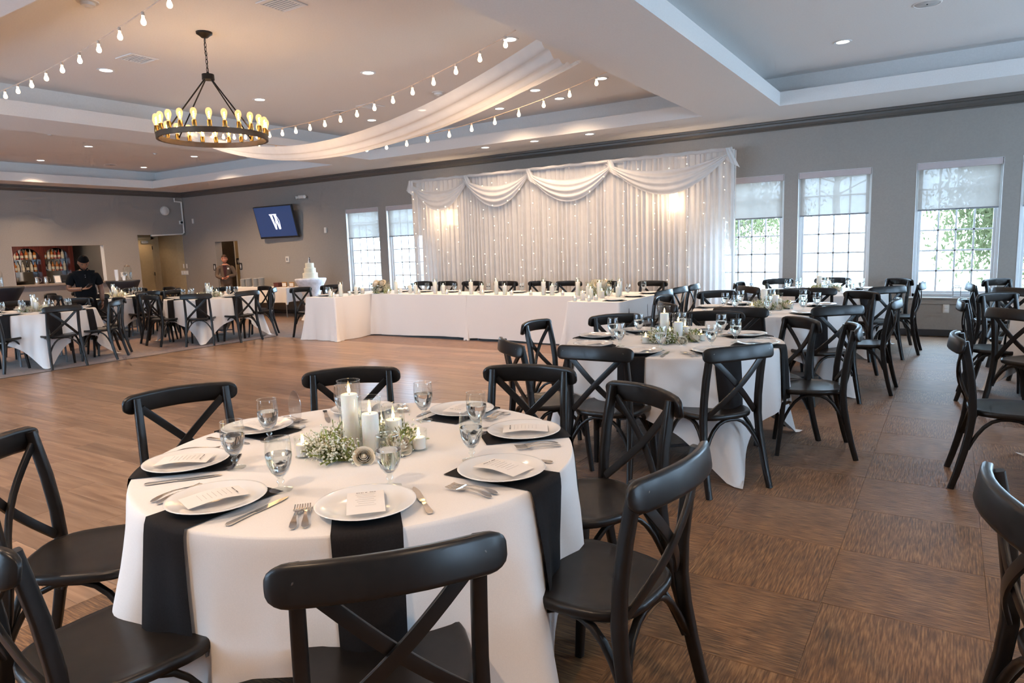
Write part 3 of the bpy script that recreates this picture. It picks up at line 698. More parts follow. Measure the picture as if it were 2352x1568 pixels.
def rose_mesh():
    mb = MB().ball((0, 0, .026), .0105, 10, 8, 1.5)
    for ring, (n, rr, h, flare) in enumerate([(3, .0105, .041, -.25), (3, .0145, .041, -.1), (4, .019, .038, .05), (5, .024, .034, .25), (6, .031, .027, .6)]):
        for k in range(n):
            a = 2*PI*k/n+ring*.7
            def fn(u, v, a=a, rr=rr, h=h, fl=flare, n=n):
                b = (u-.5)*(2*PI/n)*1.8; e = 1-(2*u-1)**2
                q = rr*(.30+.70*math.sin(min(1, v*1.25)*PI/2))+fl*.012*v**3+.0025*math.sin(u*PI)
                zz = .003+h*v*(.72+.28*e)-fl*.010*v**4
                return (q*math.cos(a+b), q*math.sin(a+b), zz)
            mb.grid(fn, 7, 7)
    return mb.mesh('rose', M['rose'], angle=80)
ROSE = rose_mesh()
SIGN = MB().loft([[(.032*math.cos(2*PI*k/24), yy, .075+.075*math.sin(2*PI*k/24)) for k in range(24)] for yy in (-.002, .002)], caps=True).mesh('panel', thin_glass('acrylic', (.90, .90, .91), .08, .45, .08), angle=50)
SIGNB = MB().bbox(-.035, .035, -.02, .02, 0, .012, .003).mesh('sign_base', M['plastic'], False)
def pillar(x, y, z, h, hv, nm, where, group):
    t = thing('pillar_candle', nm+' lit white pillar candle '+where, 'candle', (x, y, z+.0045), group='pillar candles '+group)
    inst('wax', CANDLE[h], t); w = inst('wick', WICK, t, (0, 0, h-.002)); inst('flame', FLAME, t, (0, 0, h-.004))
    v = inst('hurricane_vase', VASE[hv], None, (x, y, z)); tag(v, 'glass cylinder around the '+nm+' candle '+where, 'vase', 'candle cylinders '+group)
def votive(x, y, z, where, group):
    t = thing('votive_candle', 'votive candle in glass '+where, 'candle', (x, y, z), group='votives '+group)
    inst('holder', VOT, t); inst('wax', VOTC, t); inst('flame', FLAME, t, (0, 0, .042)); inst('wick', WICK, t, (0, 0, .044))
RIGHT = Vector((math.cos(rad(32.67)), math.sin(rad(32.67)), 0)); DEEP = Vector((-math.sin(rad(32.67)), math.cos(rad(32.67)), 0))
def loc2(T, r, d): p = Vector((T[0], T[1], 0))+RIGHT*r+DEEP*d; return p.x, p.y
def centrepiece(T, tn, sign=None):
    z = HT+.002
    for (r, d, h, hv, nm) in [(-.050, .03, .200, .255, 'tallest'), (.036, -.035, .140, .205, 'middle-height'), (.105, .045, .095, .155, 'shortest')]:
        x, y = loc2(T, r, d); pillar(x, y, z, h, hv, nm, 'on '+tn, 'on the round tables')
    for (r, d, nm) in [(-.205, -.06, 'left of the flowers'), (.205, -.02, 'right of the flowers'), (.03, .20, 'behind the flowers')]:
        x, y = loc2(T, r, d); votive(x, y, z, nm+' on '+tn, 'on the round tables')
    t = thing('floral_garland', "baby's breath garland with ivory roses on "+tn, 'flowers', (T[0], T[1], z), rad(32.67), 'garlands on the round tables')
    b = inst('babys_breath', BREATH, t); b['kind'] = 'stuff'
    for (r, d, s, tx) in [(.030, -.150, .95, 1.0), (.125, -.060, 1.3, .7), (-.10, -.085, 1.2, .5), (-.03, .13, 1.0, .2)]:
        inst('rose', ROSE, t, (r, d, .012), (tx, 0, r*9), (s, s, s))
    if sign:
        x, y = loc2(T, *sign); t = thing('acrylic_sign', 'clear oval acrylic table sign standing on '+tn, 'sign', (x, y, z), rad(10), 'acrylic table signs')
        inst('panel', SIGN, t, (0, 0, .008)); inst('sign_base', SIGNB, t)
EAST = {0: 'on the aisle side', 45: 'between aisle and window sides', 90: 'on the window-wall side', 135: 'between window and dance-floor sides', 180: 'on the dance-floor side',
        225: 'between dance-floor and near sides', 270: 'on the near side', 315: 'between near and aisle sides'}
WEST = {0: 'on the dance-floor side', 45: 'between dance-floor and window sides', 90: 'on the window-wall side', 135: 'between window and bar sides', 180: 'on the bar side',
        225: 'between bar and near sides', 270: 'on the near side', 315: 'between near and dance-floor sides'}
EDGE = {135: 'at the window-and-aisle corner', 180: 'on the aisle side', 225: 'at the near-and-aisle corner', 90: 'on the window-wall side', 270: 'on the near side'}
def place(T, az, tn, side, corner, detail, offs=0.0):
    a = rad(az+offs); ca, sa = math.cos(a), math.sin(a); X, Y = T; rz = a+PI/2; g = ' on '+tn
    def pt(r, t): return (X+r*ca-t*sa, Y+r*sa+t*ca, HT+.0015)
    nm = napkin_mesh(a-corner)
    n = inst('napkin', nm, None, (X, Y, 0), (0, 0, a)); tag(n, 'black napkin hanging '+side+' of '+tn, 'napkin', 'black napkins')
    px, py, pz = pt(.605, 0)
    p = inst('dinner_plate', PLATE, None, (px, py, HT+.0075), (0, 0, rz)); tag(p, 'white dinner plate '+side+' of '+tn, 'plate', 'dinner plates')
    gx, gy, gz = pt(.435, .075)
    t = thing('water_goblet', 'filled water goblet '+side+' of '+tn, 'goblet', (gx, gy, HT+.001), rz, 'water goblets')
    inst('bowl', GOB, t); inst('water', GWAT, t)
    if detail >= 1:
        jit = random.uniform(-.35, .35)
        t = thing('menu_card', 'white menu card on the plate '+side+' of '+tn, 'menu', (px, py, HT+.0055), rz+jit*(0 if az == 315 else 1), 'menu cards')
        inst('sheet', MENU[0], t)
        if detail >= 2: inst('title_line', MENU[1], t); inst('body_lines', MENU[2], t)
    if detail >= 2:
        for k, tt in enumerate((-.192, -.160)):
            x, y, z = pt(.695, tt); f = inst('fork', FORK, None, (x, y, HT+.001), (0, 0, rz+.07*k-.03), (.9, .82, 1)); tag(f, ('outer' if k == 0 else 'inner')+' fork '+side+' of '+tn, 'fork', 'forks')
        x, y, z = pt(.695, .172); f = inst('knife', KNIFE, None, (x, y, HT+.001), (0, 0, rz+.12)); tag(f, 'silver knife '+side+' of '+tn, 'knife', 'knives')
def round_table(T, tn, names, corner, azs, set_azs, detail, cd=0.93, offs=0.0, sign=None, centre=True, jitter=0.03, bolts=False, rails=None):
    t = thing('round_table', 'folding table under the cloth of '+tn, 'table', (T[0], T[1], 0), corner, 'round banquet tables')
    inst('tabletop', TTOP, t, (0, 0, .728))
    for me in TLEG: inst('folding_leg', me, t)
    c = inst('tablecloth', CLOTH, None, (T[0], T[1], 0), (0, 0, corner)); tag(c, 'white square tablecloth draped over '+tn, 'tablecloth', 'white tablecloths on round tables')
    rnd = random.Random(int(T[0]*100)+int(T[1]*10))
    for az, (mx, my, ra) in (rails or {}).items():
        best = min((rad(ra), rad(ra)+PI), key=lambda r: math.hypot(mx-math.sin(r)*.27-T[0], my+math.cos(r)*.27-T[1]))
        chair(mx-math.sin(best)*.27, my+math.cos(best)*.27, best, 'black cross-back chair '+names[az]+' of '+tn, 'cross-back chairs at '+tn, bolts)
    for az in azs:
        a = rad(az+offs+rnd.uniform(-3, 3)); D = cd+rnd.uniform(-jitter, jitter)
        x, y = T[0]+D*math.cos(a), T[1]+D*math.sin(a)
        if not (in_frame((x, y, .45), 60) or in_frame((x, y, .85), 60)): continue
        chair(x, y, a+PI/2+rad(rnd.uniform(-5, 5)), 'black cross-back chair '+names[az]+' of '+tn, 'cross-back chairs at '+tn, bolts)
    for az in set_azs:
        if in_frame((T[0]+.6*math.cos(rad(az)), T[1]+.6*math.sin(rad(az)), HT), 40): place(T, az, tn, names[az], corner, detail, offs)
    if centre: centrepiece(T, tn, sign)
ALL8 = [0, 45, 90, 135, 180, 225, 270, 315]
round_table((-1.79, 1.76), 'the front round table', EAST, rad(-15), [], ALL8, 2, 0.93, 0, (-.36, .36), bolts=True,
    rails={315: (-.945, .985, 50), 180: (-3.0, 1.81, 72), 135: (-2.6, 2.5, 43), 90: (-1.77, 2.91, 12), 45: (-1.06, 2.65, -30), 0: (-.63, 1.80, 84), 225: (-2.73, .97, -47), 270: (-1.88, .60, -5)})
round_table((-1.69, 4.80), 'the second round table', EAST, rad(-48), [], ALL8, 2, 0.86, 0, (-.12, .22), bolts=True,
    rails={225: (-2.40, 3.72, -40), 180: (-2.81, 4.75, 92), 135: (-2.39, 5.36, 50), 90: (-1.67, 5.78, 12), 270: (-1.77, 3.66, 1), 315: (-1.0, 3.97, 54), 45: (-.92, 5.44, -48), 0: (-.545, 5.12, -76)})
round_table((-1.55, 7.35), 'the third round table', EAST, rad(-30), ALL8, ALL8, 1, 0.86, 0, (-.14, .2))
round_table((-1.40, 9.85), 'the fourth round table', EAST, rad(-50), ALL8, ALL8, 0, 0.86, 0, (-.14, .2))
round_table((1.22, 1.95), 'the nearest right-edge table', EDGE, rad(-20), [], [180], 1, 0.86, centre=False, bolts=True, rails={180: (.15, 1.93, -78)})
round_table((1.22, 4.85), 'the second right-edge table', EDGE, rad(-40), [180, 135, 225], [180, 135, 225], 1, 0.86, centre=False)
round_table((1.22, 7.30), 'the third right-edge table', EDGE, rad(-20), [180, 135, 225, 90, 270], [180, 135, 225], 0, 0.86, centre=False)
round_table((1.33, 9.72), 'the farthest right-edge table', EDGE, rad(-50), [180, 135, 225, 90, 270], [180, 135, 225], 0, 0.86, centre=False)
round_table((-11.55, 4.82), 'the leftmost round table', WEST, rad(-20), ALL8, ALL8, 0, 0.86, -8)
round_table((-13.95, 7.25), 'the round table by the bar', WEST, rad(-35), ALL8, ALL8, 0, 0.86, 0, (-.2, .2))
round_table((-11.38, 7.60), 'the round table near the doorway', WEST, rad(-45), ALL8, ALL8, 0, 0.86, 0, (-.14, .1))
# ------------------------------------------------------------------ head table (U of cloth-covered tables)
HH = 0.735
def rect_cloth(x0, x1, y0, y1, H, hem, wave=0.012, nwave=9, seed=0, fold=0.16):
    rnd = random.Random(seed); P = []
    n = 56; rc = 0.03
    pts = []
    cs = [(x1-rc, y1-rc, 0), (x0+rc, y1-rc, 90), (x0+rc, y0+rc, 180), (x1-rc, y0+rc, 270)]
    for i, (cx, cy_, a0) in enumerate(cs):
        for k in range(7):
            a = rad(a0+15*k); pts.append((cx+rc*math.cos(a), cy_+rc*math.sin(a), math.cos(a), math.sin(a), 1-abs(k-3)/3.5))
        nx_ = cs[(i+1) % 4]; ax, ay = pts[-1][0], pts[-1][1]; b = rad(nx_[2]); bx, by = nx_[0]+rc*math.cos(b), nx_[1]+rc*math.sin(b)
        L = math.hypot(bx-ax, by-ay); m = max(6, int(L/0.05))
        for k in range(1, m):
            u = k/m; e = min(u, 1-u)*L
            pts.append((ax+(bx-ax)*u, ay+(by-ay)*u, pts[-1][2] if k > 1 else math.cos(b), pts[-1][3] if k > 1 else math.sin(b), 0.45*math.exp(-(e/.07)**2)-0.25*math.exp(-((e-.16)/.05)**2)))
    ph = [rnd.uniform(0, 6.3) for _ in range(3)]
    rings = []; drop = H-hem
    for f in (0, .02, .06, .15, .28, .42, .56, .7, .84, .94, 1):
        d = f*drop; r = []; s = 0
        for i, (x, y, nx, ny, c) in enumerate(pts):
            s = i*0.05
            off = .004+.03*d+fold*d*max(c, -.3)*(.4+.6*f)+wave*f*(math.sin(s*7+ph[0])+.6*math.sin(s*13+ph[1]))
            z = H-d+(0.012*math.sin(s*2.2+ph[2]))*f - (0.05*f if c > .5 else 0)
            r.append((x+nx*off, y+ny*off, max(.004, z)))
        rings.append(r)
    mb = MB().loft(rings); k = len(pts); mb.add(rings[0], [tuple(range(k))])
    return mb
def folding_table(name, label, x0, x1, y0, y1, H, group):
    t = thing(name, label, 'table', ((x0+x1)/2, (y0+y1)/2, 0), 0, group); hx, hy = (x1-x0)/2-.01, (y1-y0)/2-.01
    MB().bbox(-hx, hx, -hy, hy, H-.032, H-.004, .006).obj('tabletop', M['plastic'], t, False)
    for sx in (-1, 1):
        for sy in (-1, 1):
            lx, ly = sx*(hx-.15), sy*(hy-.08)
            MB().tube([(lx, ly, H-.03), (lx, ly, .4), (lx+sx*.02, ly, 0)], .013, 8).obj('folding_leg', M['hem'], t)
    return t
HT_T = [('left wing', -9.40, -8.68, 8.08, 9.86, .004), ('centre left part', -8.67, -6.58, 8.93, 9.69, .035), ('centre right part', -6.57, -4.30, 8.93, 9.69, .03), ('right wing', -4.28, -3.53, 8.05, 9.88, .004)]
for i, (nm, x0, x1, y0, y1, hem) in enumerate(HT_T):
    folding_table('banquet_table', 'long folding table under the head-table cloth, '+nm, x0, x1, y0, y1, HH, 'head table')
    o = rect_cloth(x0, x1, y0, y1, HH, hem, .009 if 'centre' in nm else .016, seed=i+3, fold=.10 if 'centre' in nm else .2).obj('tablecloth', M['cloth'], angle=70)
    tag(o, 'floor-length white cloth on the head table, '+nm, 'tablecloth', 'head table cloths')
# chairs: behind the centre, and outside both wings
for (x, l) in [(-8.55, 'first from the cake end'), (-7.97, 'second from the cake end'), (-7.38, 'third from the cake end'), (-6.62, 'fourth from the cake end'), (-5.96, 'fifth from the cake end'), (-5.38, 'sixth from the cake end'), (-4.72, 'seventh from the cake end'), (-3.92, 'last, behind the right wing')]:
    chair(x, 9.95, PI+rad(random.uniform(-7, 7)), 'black cross-back chair behind the head table, '+l, 'chairs behind the head table')
for (y, l) in [(8.42, 'nearer the dance floor'), (9.12, 'nearer the cake')]:
    chair(-9.64, y, -PI/2+rad(random.uniform(-8, 4)), 'black cross-back chair outside the left wing, '+l, 'chairs outside the wings')
for (y, l) in [(8.35, 'nearest the dance floor'), (8.95, 'in the middle'), (9.52, 'nearest the backdrop')]:
    chair(-3.30, y, PI/2+rad(random.uniform(-6, 6)), 'black cross-back chair outside the right wing, '+l, 'chairs outside the wings')
def goblet(x, y, z, label):
    t = thing('water_goblet', label, 'goblet', (x, y, z), 0, 'water goblets on the head table'); inst('bowl', GOB, t); inst('water', GWAT, t)
def nap_strip(x, y, ang, hz, label):
    def fn(u, v):
        s = v*.62; w = (u-.5)*.18
        if s < .30: return (w, -.18+s, .003)
        return (w, .128+.012*math.sin(u*7)*min(1, (s-.3)/.1)+.03*(s-.3), .003-(s-.30))
    o = MB().grid(fn, 6, 18).obj('napkin', M['napkin'], None, loc=(x, y, hz), rot=(0, 0, ang)); tag(o, label, 'napkin', 'black napkins on the head table')
for k, (x, l) in enumerate([(-8.38, 'first'), (-7.9, 'second'), (-7.3, 'third'), (-6.6, 'fourth'), (-5.95, 'fifth'), (-5.35, 'sixth'), (-4.75, 'seventh')]):
    p = inst('dinner_plate', PLATE, None, (x, 9.50, HH+.006)); tag(p, 'white dinner plate on the head table, %s from the cake end' % l, 'plate', 'plates on the head table')
    goblet(x+.17, 9.36, HH+.001, 'water goblet on the head table, %s from the cake end' % l)
    nap_strip(x, 9.555, 0, HH, 'black napkin on the head table, %s from the cake end' % l)
for (y, l) in [(8.30, 'nearest the dance floor'), (8.95, 'in the middle'), (9.55, 'nearest the backdrop')]:
    p = inst('dinner_plate', PLATE, None, (-3.70, y, HH+.006)); tag(p, 'white dinner plate on the right wing, '+l, 'plate', 'plates on the head table')
    goblet(-3.86, y+.17, HH+.001, 'water goblet on the right wing, '+l)
    nap_strip(-3.665, y, -PI/2, HH, 'black napkin over the outer edge of the right wing, '+l)
for (y, l) in [(8.38, 'nearer the dance floor'), (9.1, 'nearer the cake')]:
    p = inst('dinner_plate', PLATE, None, (-9.23, y, HH+.006)); tag(p, 'white dinner plate on the left wing, '+l, 'plate', 'plates on the head table')
    goblet(-9.05, y-.1, HH+.001, 'water goblet on the left wing, '+l)
    nap_strip(-9.265, y, PI/2, HH, 'black napkin over the outer edge of the left wing, '+l)
hc = [('on the left wing by its front', -8.82, 8.36, .200), ('on the left wing, second', -8.92, 8.22, .095), ('on the left wing, third', -8.80, 8.70, .140), ('on the left wing, fourth', -8.86, 8.92, .095),
      ('right of the flowers, tall', -8.22, 9.10, .200), ('right of the flowers, short', -8.08, 9.05, .095), ('right of the flowers, middle', -7.95, 9.16, .140), ('right of the flowers, last', -7.76, 9.08, .140),
      ('by the second chair, first', -7.33, 9.08, .200), ('by the second chair, last', -7.17, 9.10, .140), ('at the cloth joint, first', -6.58, 9.08, .200), ('at the cloth joint, last', -6.38, 9.10, .140),
      ('before bare curtain, first', -6.10, 9.10, .200), ('before bare curtain, last', -5.92, 9.07, .140), ('left of the wide gap, tall', -5.22, 9.08, .200), ('left of the wide gap, short', -5.06, 9.06, .140),
      ('at the right wing corner, first', -4.62, 9.05, .200), ('at the right wing corner, second', -4.42, 8.98, .140), ('at the right wing corner, third', -4.18, 8.85, .200), ('at the right wing corner, fourth', -4.05, 8.66, .095),
      ('at the right wing corner, fifth', -4.12, 8.45, .140), ('at the right wing corner, sixth', -4.16, 8.28, .095), ('at the right wing corner, seventh', -3.98, 9.10, .200), ('at the right wing corner, eighth', -3.9, 8.86, .140)]
for (l, x, y, h) in hc: pillar(x, y, HH+.001, h, {.200: .255, .140: .205, .095: .155}[h], {.2: 'tall', .14: 'mid-height', .095: 'low'}[h], l+' on the head table' if 'wing' not in l else l, 'on the head table')
for k, (l, x, y) in enumerate([('on the left wing front', -8.80, 8.18), ('on the left wing side', -8.77, 8.52), ('beside the white flowers', -8.30, 8.99), ('left of the second chair', -7.62, 9.0), ('before the third chair', -7.02, 9.0), ('left of the cloth joint', -6.75, 9.0), ('right of the cloth joint', -6.3, 9.0), ('before the fifth chair', -5.75, 9.0), ('left of the wide gap', -5.4, 9.0), ('right of the wide gap', -4.85, 9.0), ('at the front of the right wing', -4.2, 8.13), ('at the inner side of the right wing', -4.2, 8.62), ('at the middle of the right wing', -3.98, 8.32), ('at the end of the right wing', -4.0, 8.15)]):
    votive(x, y, HH+.001, l+' of the head table' if 'wing' not in l else l, 'on the head table')
def arrangement(x, y, label, s):
    t = thing('flower_arrangement', label, 'flowers', (x, y, HH+.001), 0, 'head table flowers')
    b = inst('babys_breath', BREATH, t, (0, 0, .0), None, (s*.8, s*.6, s*1.7)); b['kind'] = 'stuff'
    rnd = random.Random(int(x*10))
    for k in range(7):
        sc = s*1.7; inst('rose', ROSE, t, (rnd.uniform(-.13, .13)*s, rnd.uniform(-.09, .07)*s, .04+rnd.uniform(0, .11)*s), (rnd.uniform(.2, 1.1), 0, rnd.uniform(-.8, .8)), (sc, sc, sc))
    for k in range(8):
        a = rnd.uniform(0, 6.3); L = rnd.uniform(.12, .2)*s
        MB().tube([(0, 0, .03), (math.cos(a)*L*.6, math.sin(a)*L*.5, .12*s), (math.cos(a)*L, math.sin(a)*L*.8, .20*s)], .002, 5).obj('stem', M['stem'], t)
arrangement(-8.52, 9.06, 'white rose arrangement at the left inner corner of the head table', 1.15)
arrangement(-4.30, 9.12, 'white rose arrangement at the right inner corner of the head table', 1.15)
# ------------------------------------------------------------------ backdrop curtain with swags and lights
BX0, BX1, BYF, BZT = -9.42, -2.92, 11.02, 2.86
bd = thing('pipe_backdrop', 'tall white sheer drape backdrop with swags behind the head table', 'backdrop', ((BX0+BX1)/2, BYF, 0))
bx = (BX0+BX1)/2
for x in (BX0, bx, BX1): MB().tube([(x-bx, .10, 0), (x-bx, .10, BZT)], .022, 10).obj('upright', M['steel'], bd)
MB().tube([(BX0-bx, .10, BZT-.03), (BX1-bx, .10, BZT-.03)], .022, 10).obj('crossbar', M['steel'], bd)
for x in (BX0, bx, BX1): MB().bbox(x-bx-.2, x-bx+.2, -.06, .30, 0, .008, .003).obj('base_plate', M['steel'], bd, False)
NP = 9
def panel_fn(k):
    rnd = random.Random(k*5+1); pw = (BX1-BX0)/NP; x0 = BX0+k*pw-bx
    am = [rnd.uniform(.014, .036) for _ in range(40)]; wd_ = [rnd.uniform(.6, 1.6) for _ in range(8)]; tot = sum(wd_)
    cum = [0]
    for w in wd_: cum.append(cum[-1]+w/tot)
    def ph(u):
        for i in range(len(wd_)):
            if u <= cum[i+1] or i == len(wd_)-1: return i+(u-cum[i])/(cum[i+1]-cum[i])
    def fn(u, v):
        z = .012+(BZT-.012)*(1-v); p = ph(u); i = int(min(p, 7.99)); f = p-i
        a = am[i]*(0.45+.65*min(1, v*1.6)); gather = .35*math.sin(p*2*PI*2.0)*.01*max(0, 1-v*5)
        return (x0+u*(pw+.03), .02+a*math.cos(2*PI*f)+.006*math.sin(p*3+v*4)+gather, z)
    return fn
for k in range(NP): MB().grid(panel_fn(k), 140, 14).obj('curtain_panel', M['sheer'], bd, angle=80)
for x, s in ((BX0, 1), (BX1, -1)):
    MB().grid(lambda u, v: (x-bx+s*.0+.012*math.cos(u*15), .02+u*.20, .012+(BZT-.012)*(1-v)), 24, 10).obj('return_panel', M['sheer'], bd, angle=80)
MB().box(-8.35-bx, -4.45-bx, .16, .164, .02, BZT-.02).obj('backing_sheet', sheer('backing', (.62, .60, .585), .05, .45), bd, False)
sw = [(-9.40, -7.93), (-8.05, -6.55), (-6.62, -4.90), (-5.02, -2.95)]
for k, (a, b) in enumerate(sw):
    sag_t, sag_b = (.22, .52)
    rnd = random.Random(k+20); nf = 7
    def fn(u, v):
        x = a+(b-a)*u-bx; e = 4*u*(1-u)
        pinch = .10+.90*e**.55
        zt = BZT-.015-sag_t*e; zb = BZT-.10-sag_b*e-.05*(u-.5)
        z = zt+(zb-zt)*(v*pinch+(1-pinch)*(.3+.35*v))
        fold = math.sin(v*nf*PI+.8*math.sin(u*3+k))
        y = -.035-.055*math.sin(PI*v)*(.4+.6*e)+.014*fold*(0.4+.6*e)-(.015 if k % 2 else 0)
        return (x, y, z)
    MB().grid(fn, 40, 36).obj('swag', M['swag'], bd, angle=80)
for xk in (-9.36, -7.98, -6.58, -4.96, -2.99):
    MB().grid(lambda u, v: (xk-bx+.09*(u-.5)*(1+v*1.2)+.10*v*(1 if xk > -9 else -.2), -.05-.03*math.sin(PI*u)+.008*math.sin(u*14), BZT+.008-.30*v*(.6+.4*u)), 16, 8).obj('knot', M['swag'], bd, angle=80)
MB().tube([(BX0-bx+i*(BX1-BX0)/60, -.012, BZT+.006*math.sin(i*1.9)) for i in range(61)], .03, 8).obj('top_heading', M['swag'], bd)
fb = MB().ball((0, 0, 0), .0058, 8, 5).mesh('bulb', M['fairy'])
fl_ = thing('fairy_light_curtain', 'strands of warm fairy lights glowing on the white backdrop', 'string lights', (bx, BYF-.045, 0))
rnd = random.Random(12)
for s in range(23):
    x = BX0+.12+(BX1-BX0-.24)*s/22+rnd.uniform(-.05, .05)-bx; z = BZT-.12-rnd.uniform(0, .15)
    MB().tube([(x, .0, BZT-.05), (x+.01, .0, 1.6), (x, .0, .75)], .0012, 4).obj('wire', M['swag'], fl_)
    while z > .85:
        if rnd.random() < .72: inst('bulb', fb, fl_, (x+rnd.uniform(-.02, .02), -.006, z))
        z -= rnd.uniform(.13, .30)
# sconces on the wall behind the curtain
for (x, l) in [(-8.75, 'wall sconce glowing through the left half of the backdrop'), (-3.98, 'wall sconce glowing through the right half of the backdrop')]:
    t = thing('wall_sconce', l, 'sconce', (x, YW, 2.12), 0, 'wall sconces')
    MB().bbox(-.09, .09, -.02, 0, -.12, .12, .006).obj('back_plate', M['iron'], t, False)
    MB().grid(lambda u, v: (.13*math.cos(PI*u), -.02-.13*math.sin(PI*u), -.16+.32*v), 14, 3).obj('shade', emat('sconce_shade', (1.0, .66, .34), 6), t)
    lamp('sconce_light', 'POINT', (0, -.17, 0), P_SCONCE, WARM, t, shadow_soft_size=.08)
# ------------------------------------------------------------------ chandelier
cx, cy0 = -6.39, 4.47
ch = thing('ring_chandelier', 'round iron ring chandelier with glowing filament bulbs', 'chandelier', (cx, cy0, 0))
MB().lathe([(.0001, ZT-.055), (.03, ZT-.052), (.055, ZT-.03), (.075, ZT-.018), (.078, ZT)], 24).obj('canopy', M['iron'], ch)
z = ZT-.06; k = 0
while z > 3.33:
    pts = []
    for i in range(17):
        a = 2*PI*i/16; p = (.011*math.cos(a), 0, .024*math.sin(a)); pts.append(p if k % 2 == 0 else (0, p[0], p[2]))
    MB().tube(pts, .0032, 6, caps=False).obj('chain_link', M['iron'], ch, loc=(0, 0, z-.02)); z -= .040; k += 1
MB().tube([(.0, 0, ZT-.05), (-.03, .01, ZT-.16), (.012, 0, ZT-.24), (0, 0, 3.30)], .003, 6).obj('power_cord', M['iron'], ch)
MB().lathe([(.0001, 3.32), (.012, 3.32), (.014, 3.30), (.058, 3.298), (.06, 3.245), (.0001, 3.24)], 20).obj('hub', M['iron'], ch)
RR, RZ = .515, 2.655
for k in range(4):
    a = rad(97+90*k); c, s = math.cos(a), math.sin(a)
    MB().tube([(.045*c, .045*s, 3.245), (RR*c*.98, RR*s*.98, RZ+.065)], .007, 8).obj('rod', M['iron'], ch)
    MB().tube([(RR*c*.98, RR*s*.98, RZ+.085), (RR*c, RR*s, RZ+.02)], .010, 6).obj('rod_hook', M['iron'], ch)
mb = MB(); mb.loft([[((RR+dr)*math.cos(2*PI*i/72), (RR+dr)*math.sin(2*PI*i/72), zz) for i in range(72)] for dr, zz in [(-.012, RZ), (.012, RZ), (.014, RZ+.05), (-.014, RZ+.05), (-.012, RZ)]])
mb.obj('ring', M['ring'], ch, angle=30)
sock = MB().lathe([(.0001, 0), (.020, 0), (.021, .006), (.021, .055), (.017, .06), (.0001, .06)], 14).mesh('socket', M['brass'])
blb = MB().lathe([(.012, 0), (.014, .012), (.020, .03), (.0295, .06), (.0305, .078), (.025, .098), (.012, .110), (.0003, .113)], 16).mesh('bulb', M['edison'])
fil = MB().tube([(.006*math.cos(i*1.9), .006*math.sin(i*1.9), .018+.0055*i) for i in range(12)], .0036, 5).mesh('filament', M['filament'])
for k in range(24):
    a = 2*PI*(k+.5)/24; p = (RR*math.cos(a), RR*math.sin(a), RZ+.052)
    so = inst('socket', sock, ch, p); bo = inst('bulb', blb, ch, (p[0], p[1], p[2]+.06)); inst('filament', fil, bo)
for k in range(6):
    a = 2*PI*k/6; lamp('chandelier_glow', 'POINT', (RR*math.cos(a), RR*math.sin(a), RZ+.17), P_CHAN/6, (1.0, .60, .30), ch, shadow_soft_size=.05)
# ------------------------------------------------------------------ string lights and ceiling drape
sb = MB().lathe([(.009, 0), (.010, -.018), (.015, -.030), (.020, -.047), (.018, -.061), (.010, -.070), (.0003, -.072)], 12).mesh('bulb', M['bulbstring'])
ss = MB().lathe([(.0001, .022), (.010, .022), (.0125, .0), (.0125, -.006), (.0001, -.006)], 10).mesh('bulb_socket', M['cord'])
def lightstring(label, p, q, sag, n):
    p, q = Vector(p), Vector(q); t = thing('string_lights', label, 'string lights', p, 0, 'bulb strings under the middle tray')
    f = lambda u: (q-p)*u-Vector((0, 0, sag*4*u*(1-u)))
    MB().tube([f(i/48) for i in range(49)], .0045, 5).obj('cord', M['cord'], t)
    for i in range(n):
        u = (i+.5)/n; c = f(u); inst('bulb_socket', ss, t, c-Vector((0, 0, .02))); inst('bulb', sb, t, c-Vector((0, 0, .024)))
PL = (-9.72, 6.39, 3.40)
lightstring('upper string of bulbs above the sagging ceiling drape', PL, (-3.16, 5.2, 3.30), .34, 21)
lightstring('lower string of bulbs below the sagging ceiling drape', PL, (-3.16, 7.05, 3.31), .50, 21)
lightstring('string of bulbs in the upper left corner', (-9.72, 3.72, 3.40), (-3.16, 2.82, 3.40), .13, 15)
dr = thing('ceiling_drape', 'long white sheer drape sagging across the ceiling between the bulb strings', 'drape', PL)
def drape(u, v):
    w = .10+.74*u**1.15; yc = -.42*u; zc = -.11*u-.58*4*u*(1-u)*(1-.12*u)
    s = v-.5
    return (6.56*u, yc+s*w, zc-.16*(1-(2*s)**2)*(1-.3*u)+.018*math.sin(v*30+2*u)*(.5+u*.5))
MB().grid(drape, 70, 40).obj('fabric', M['drape'], dr, angle=80)
# ------------------------------------------------------------------ television and wall fittings
tv = thing('television', 'wall television tilted down showing a white letter on navy', 'television', (-14.08, YW-.19, 2.28), rot=(rad(13), 0, rad(2)))
MB().bbox(-.68, .68, -.02, .035, -.40, .40, .008).obj('bezel', M['dark'], tv, False)
MB().box(-.655, .655, -.0225, -.021, -.355, .378).obj('screen', M['screen'], tv, False)
lg = MB()
def para(x0, x1, z0, x2, x3, z1): lg.add([(x0, -.0245, z0), (x1, -.0245, z0), (x3, -.0245, z1), (x2, -.0245, z1)], [(0, 1, 2, 3)])
para(-.012-.02, .032-.02, -.155, -.115, -.045, .165); para(.075, .115, -.155, -.005, .065, .165)
para(-.13, .085, .155, -.13, .085, .175); para(-.01, .012, -.155, .02, .04, .10); para(.10, .13, -.15, .118, .136, .02); para(.118, .136, .02, .10, .115, .07); para(.10, .115, .07, .055, .066, .16)
lg.obj('letter_mark', M['logo'], tv, False).scale = (1.2, 1, 1.15)
MB().bbox(-.10, .10, .03, .12, -.1, .1, .005).obj('wall_bracket', M['dark'], tv, False)
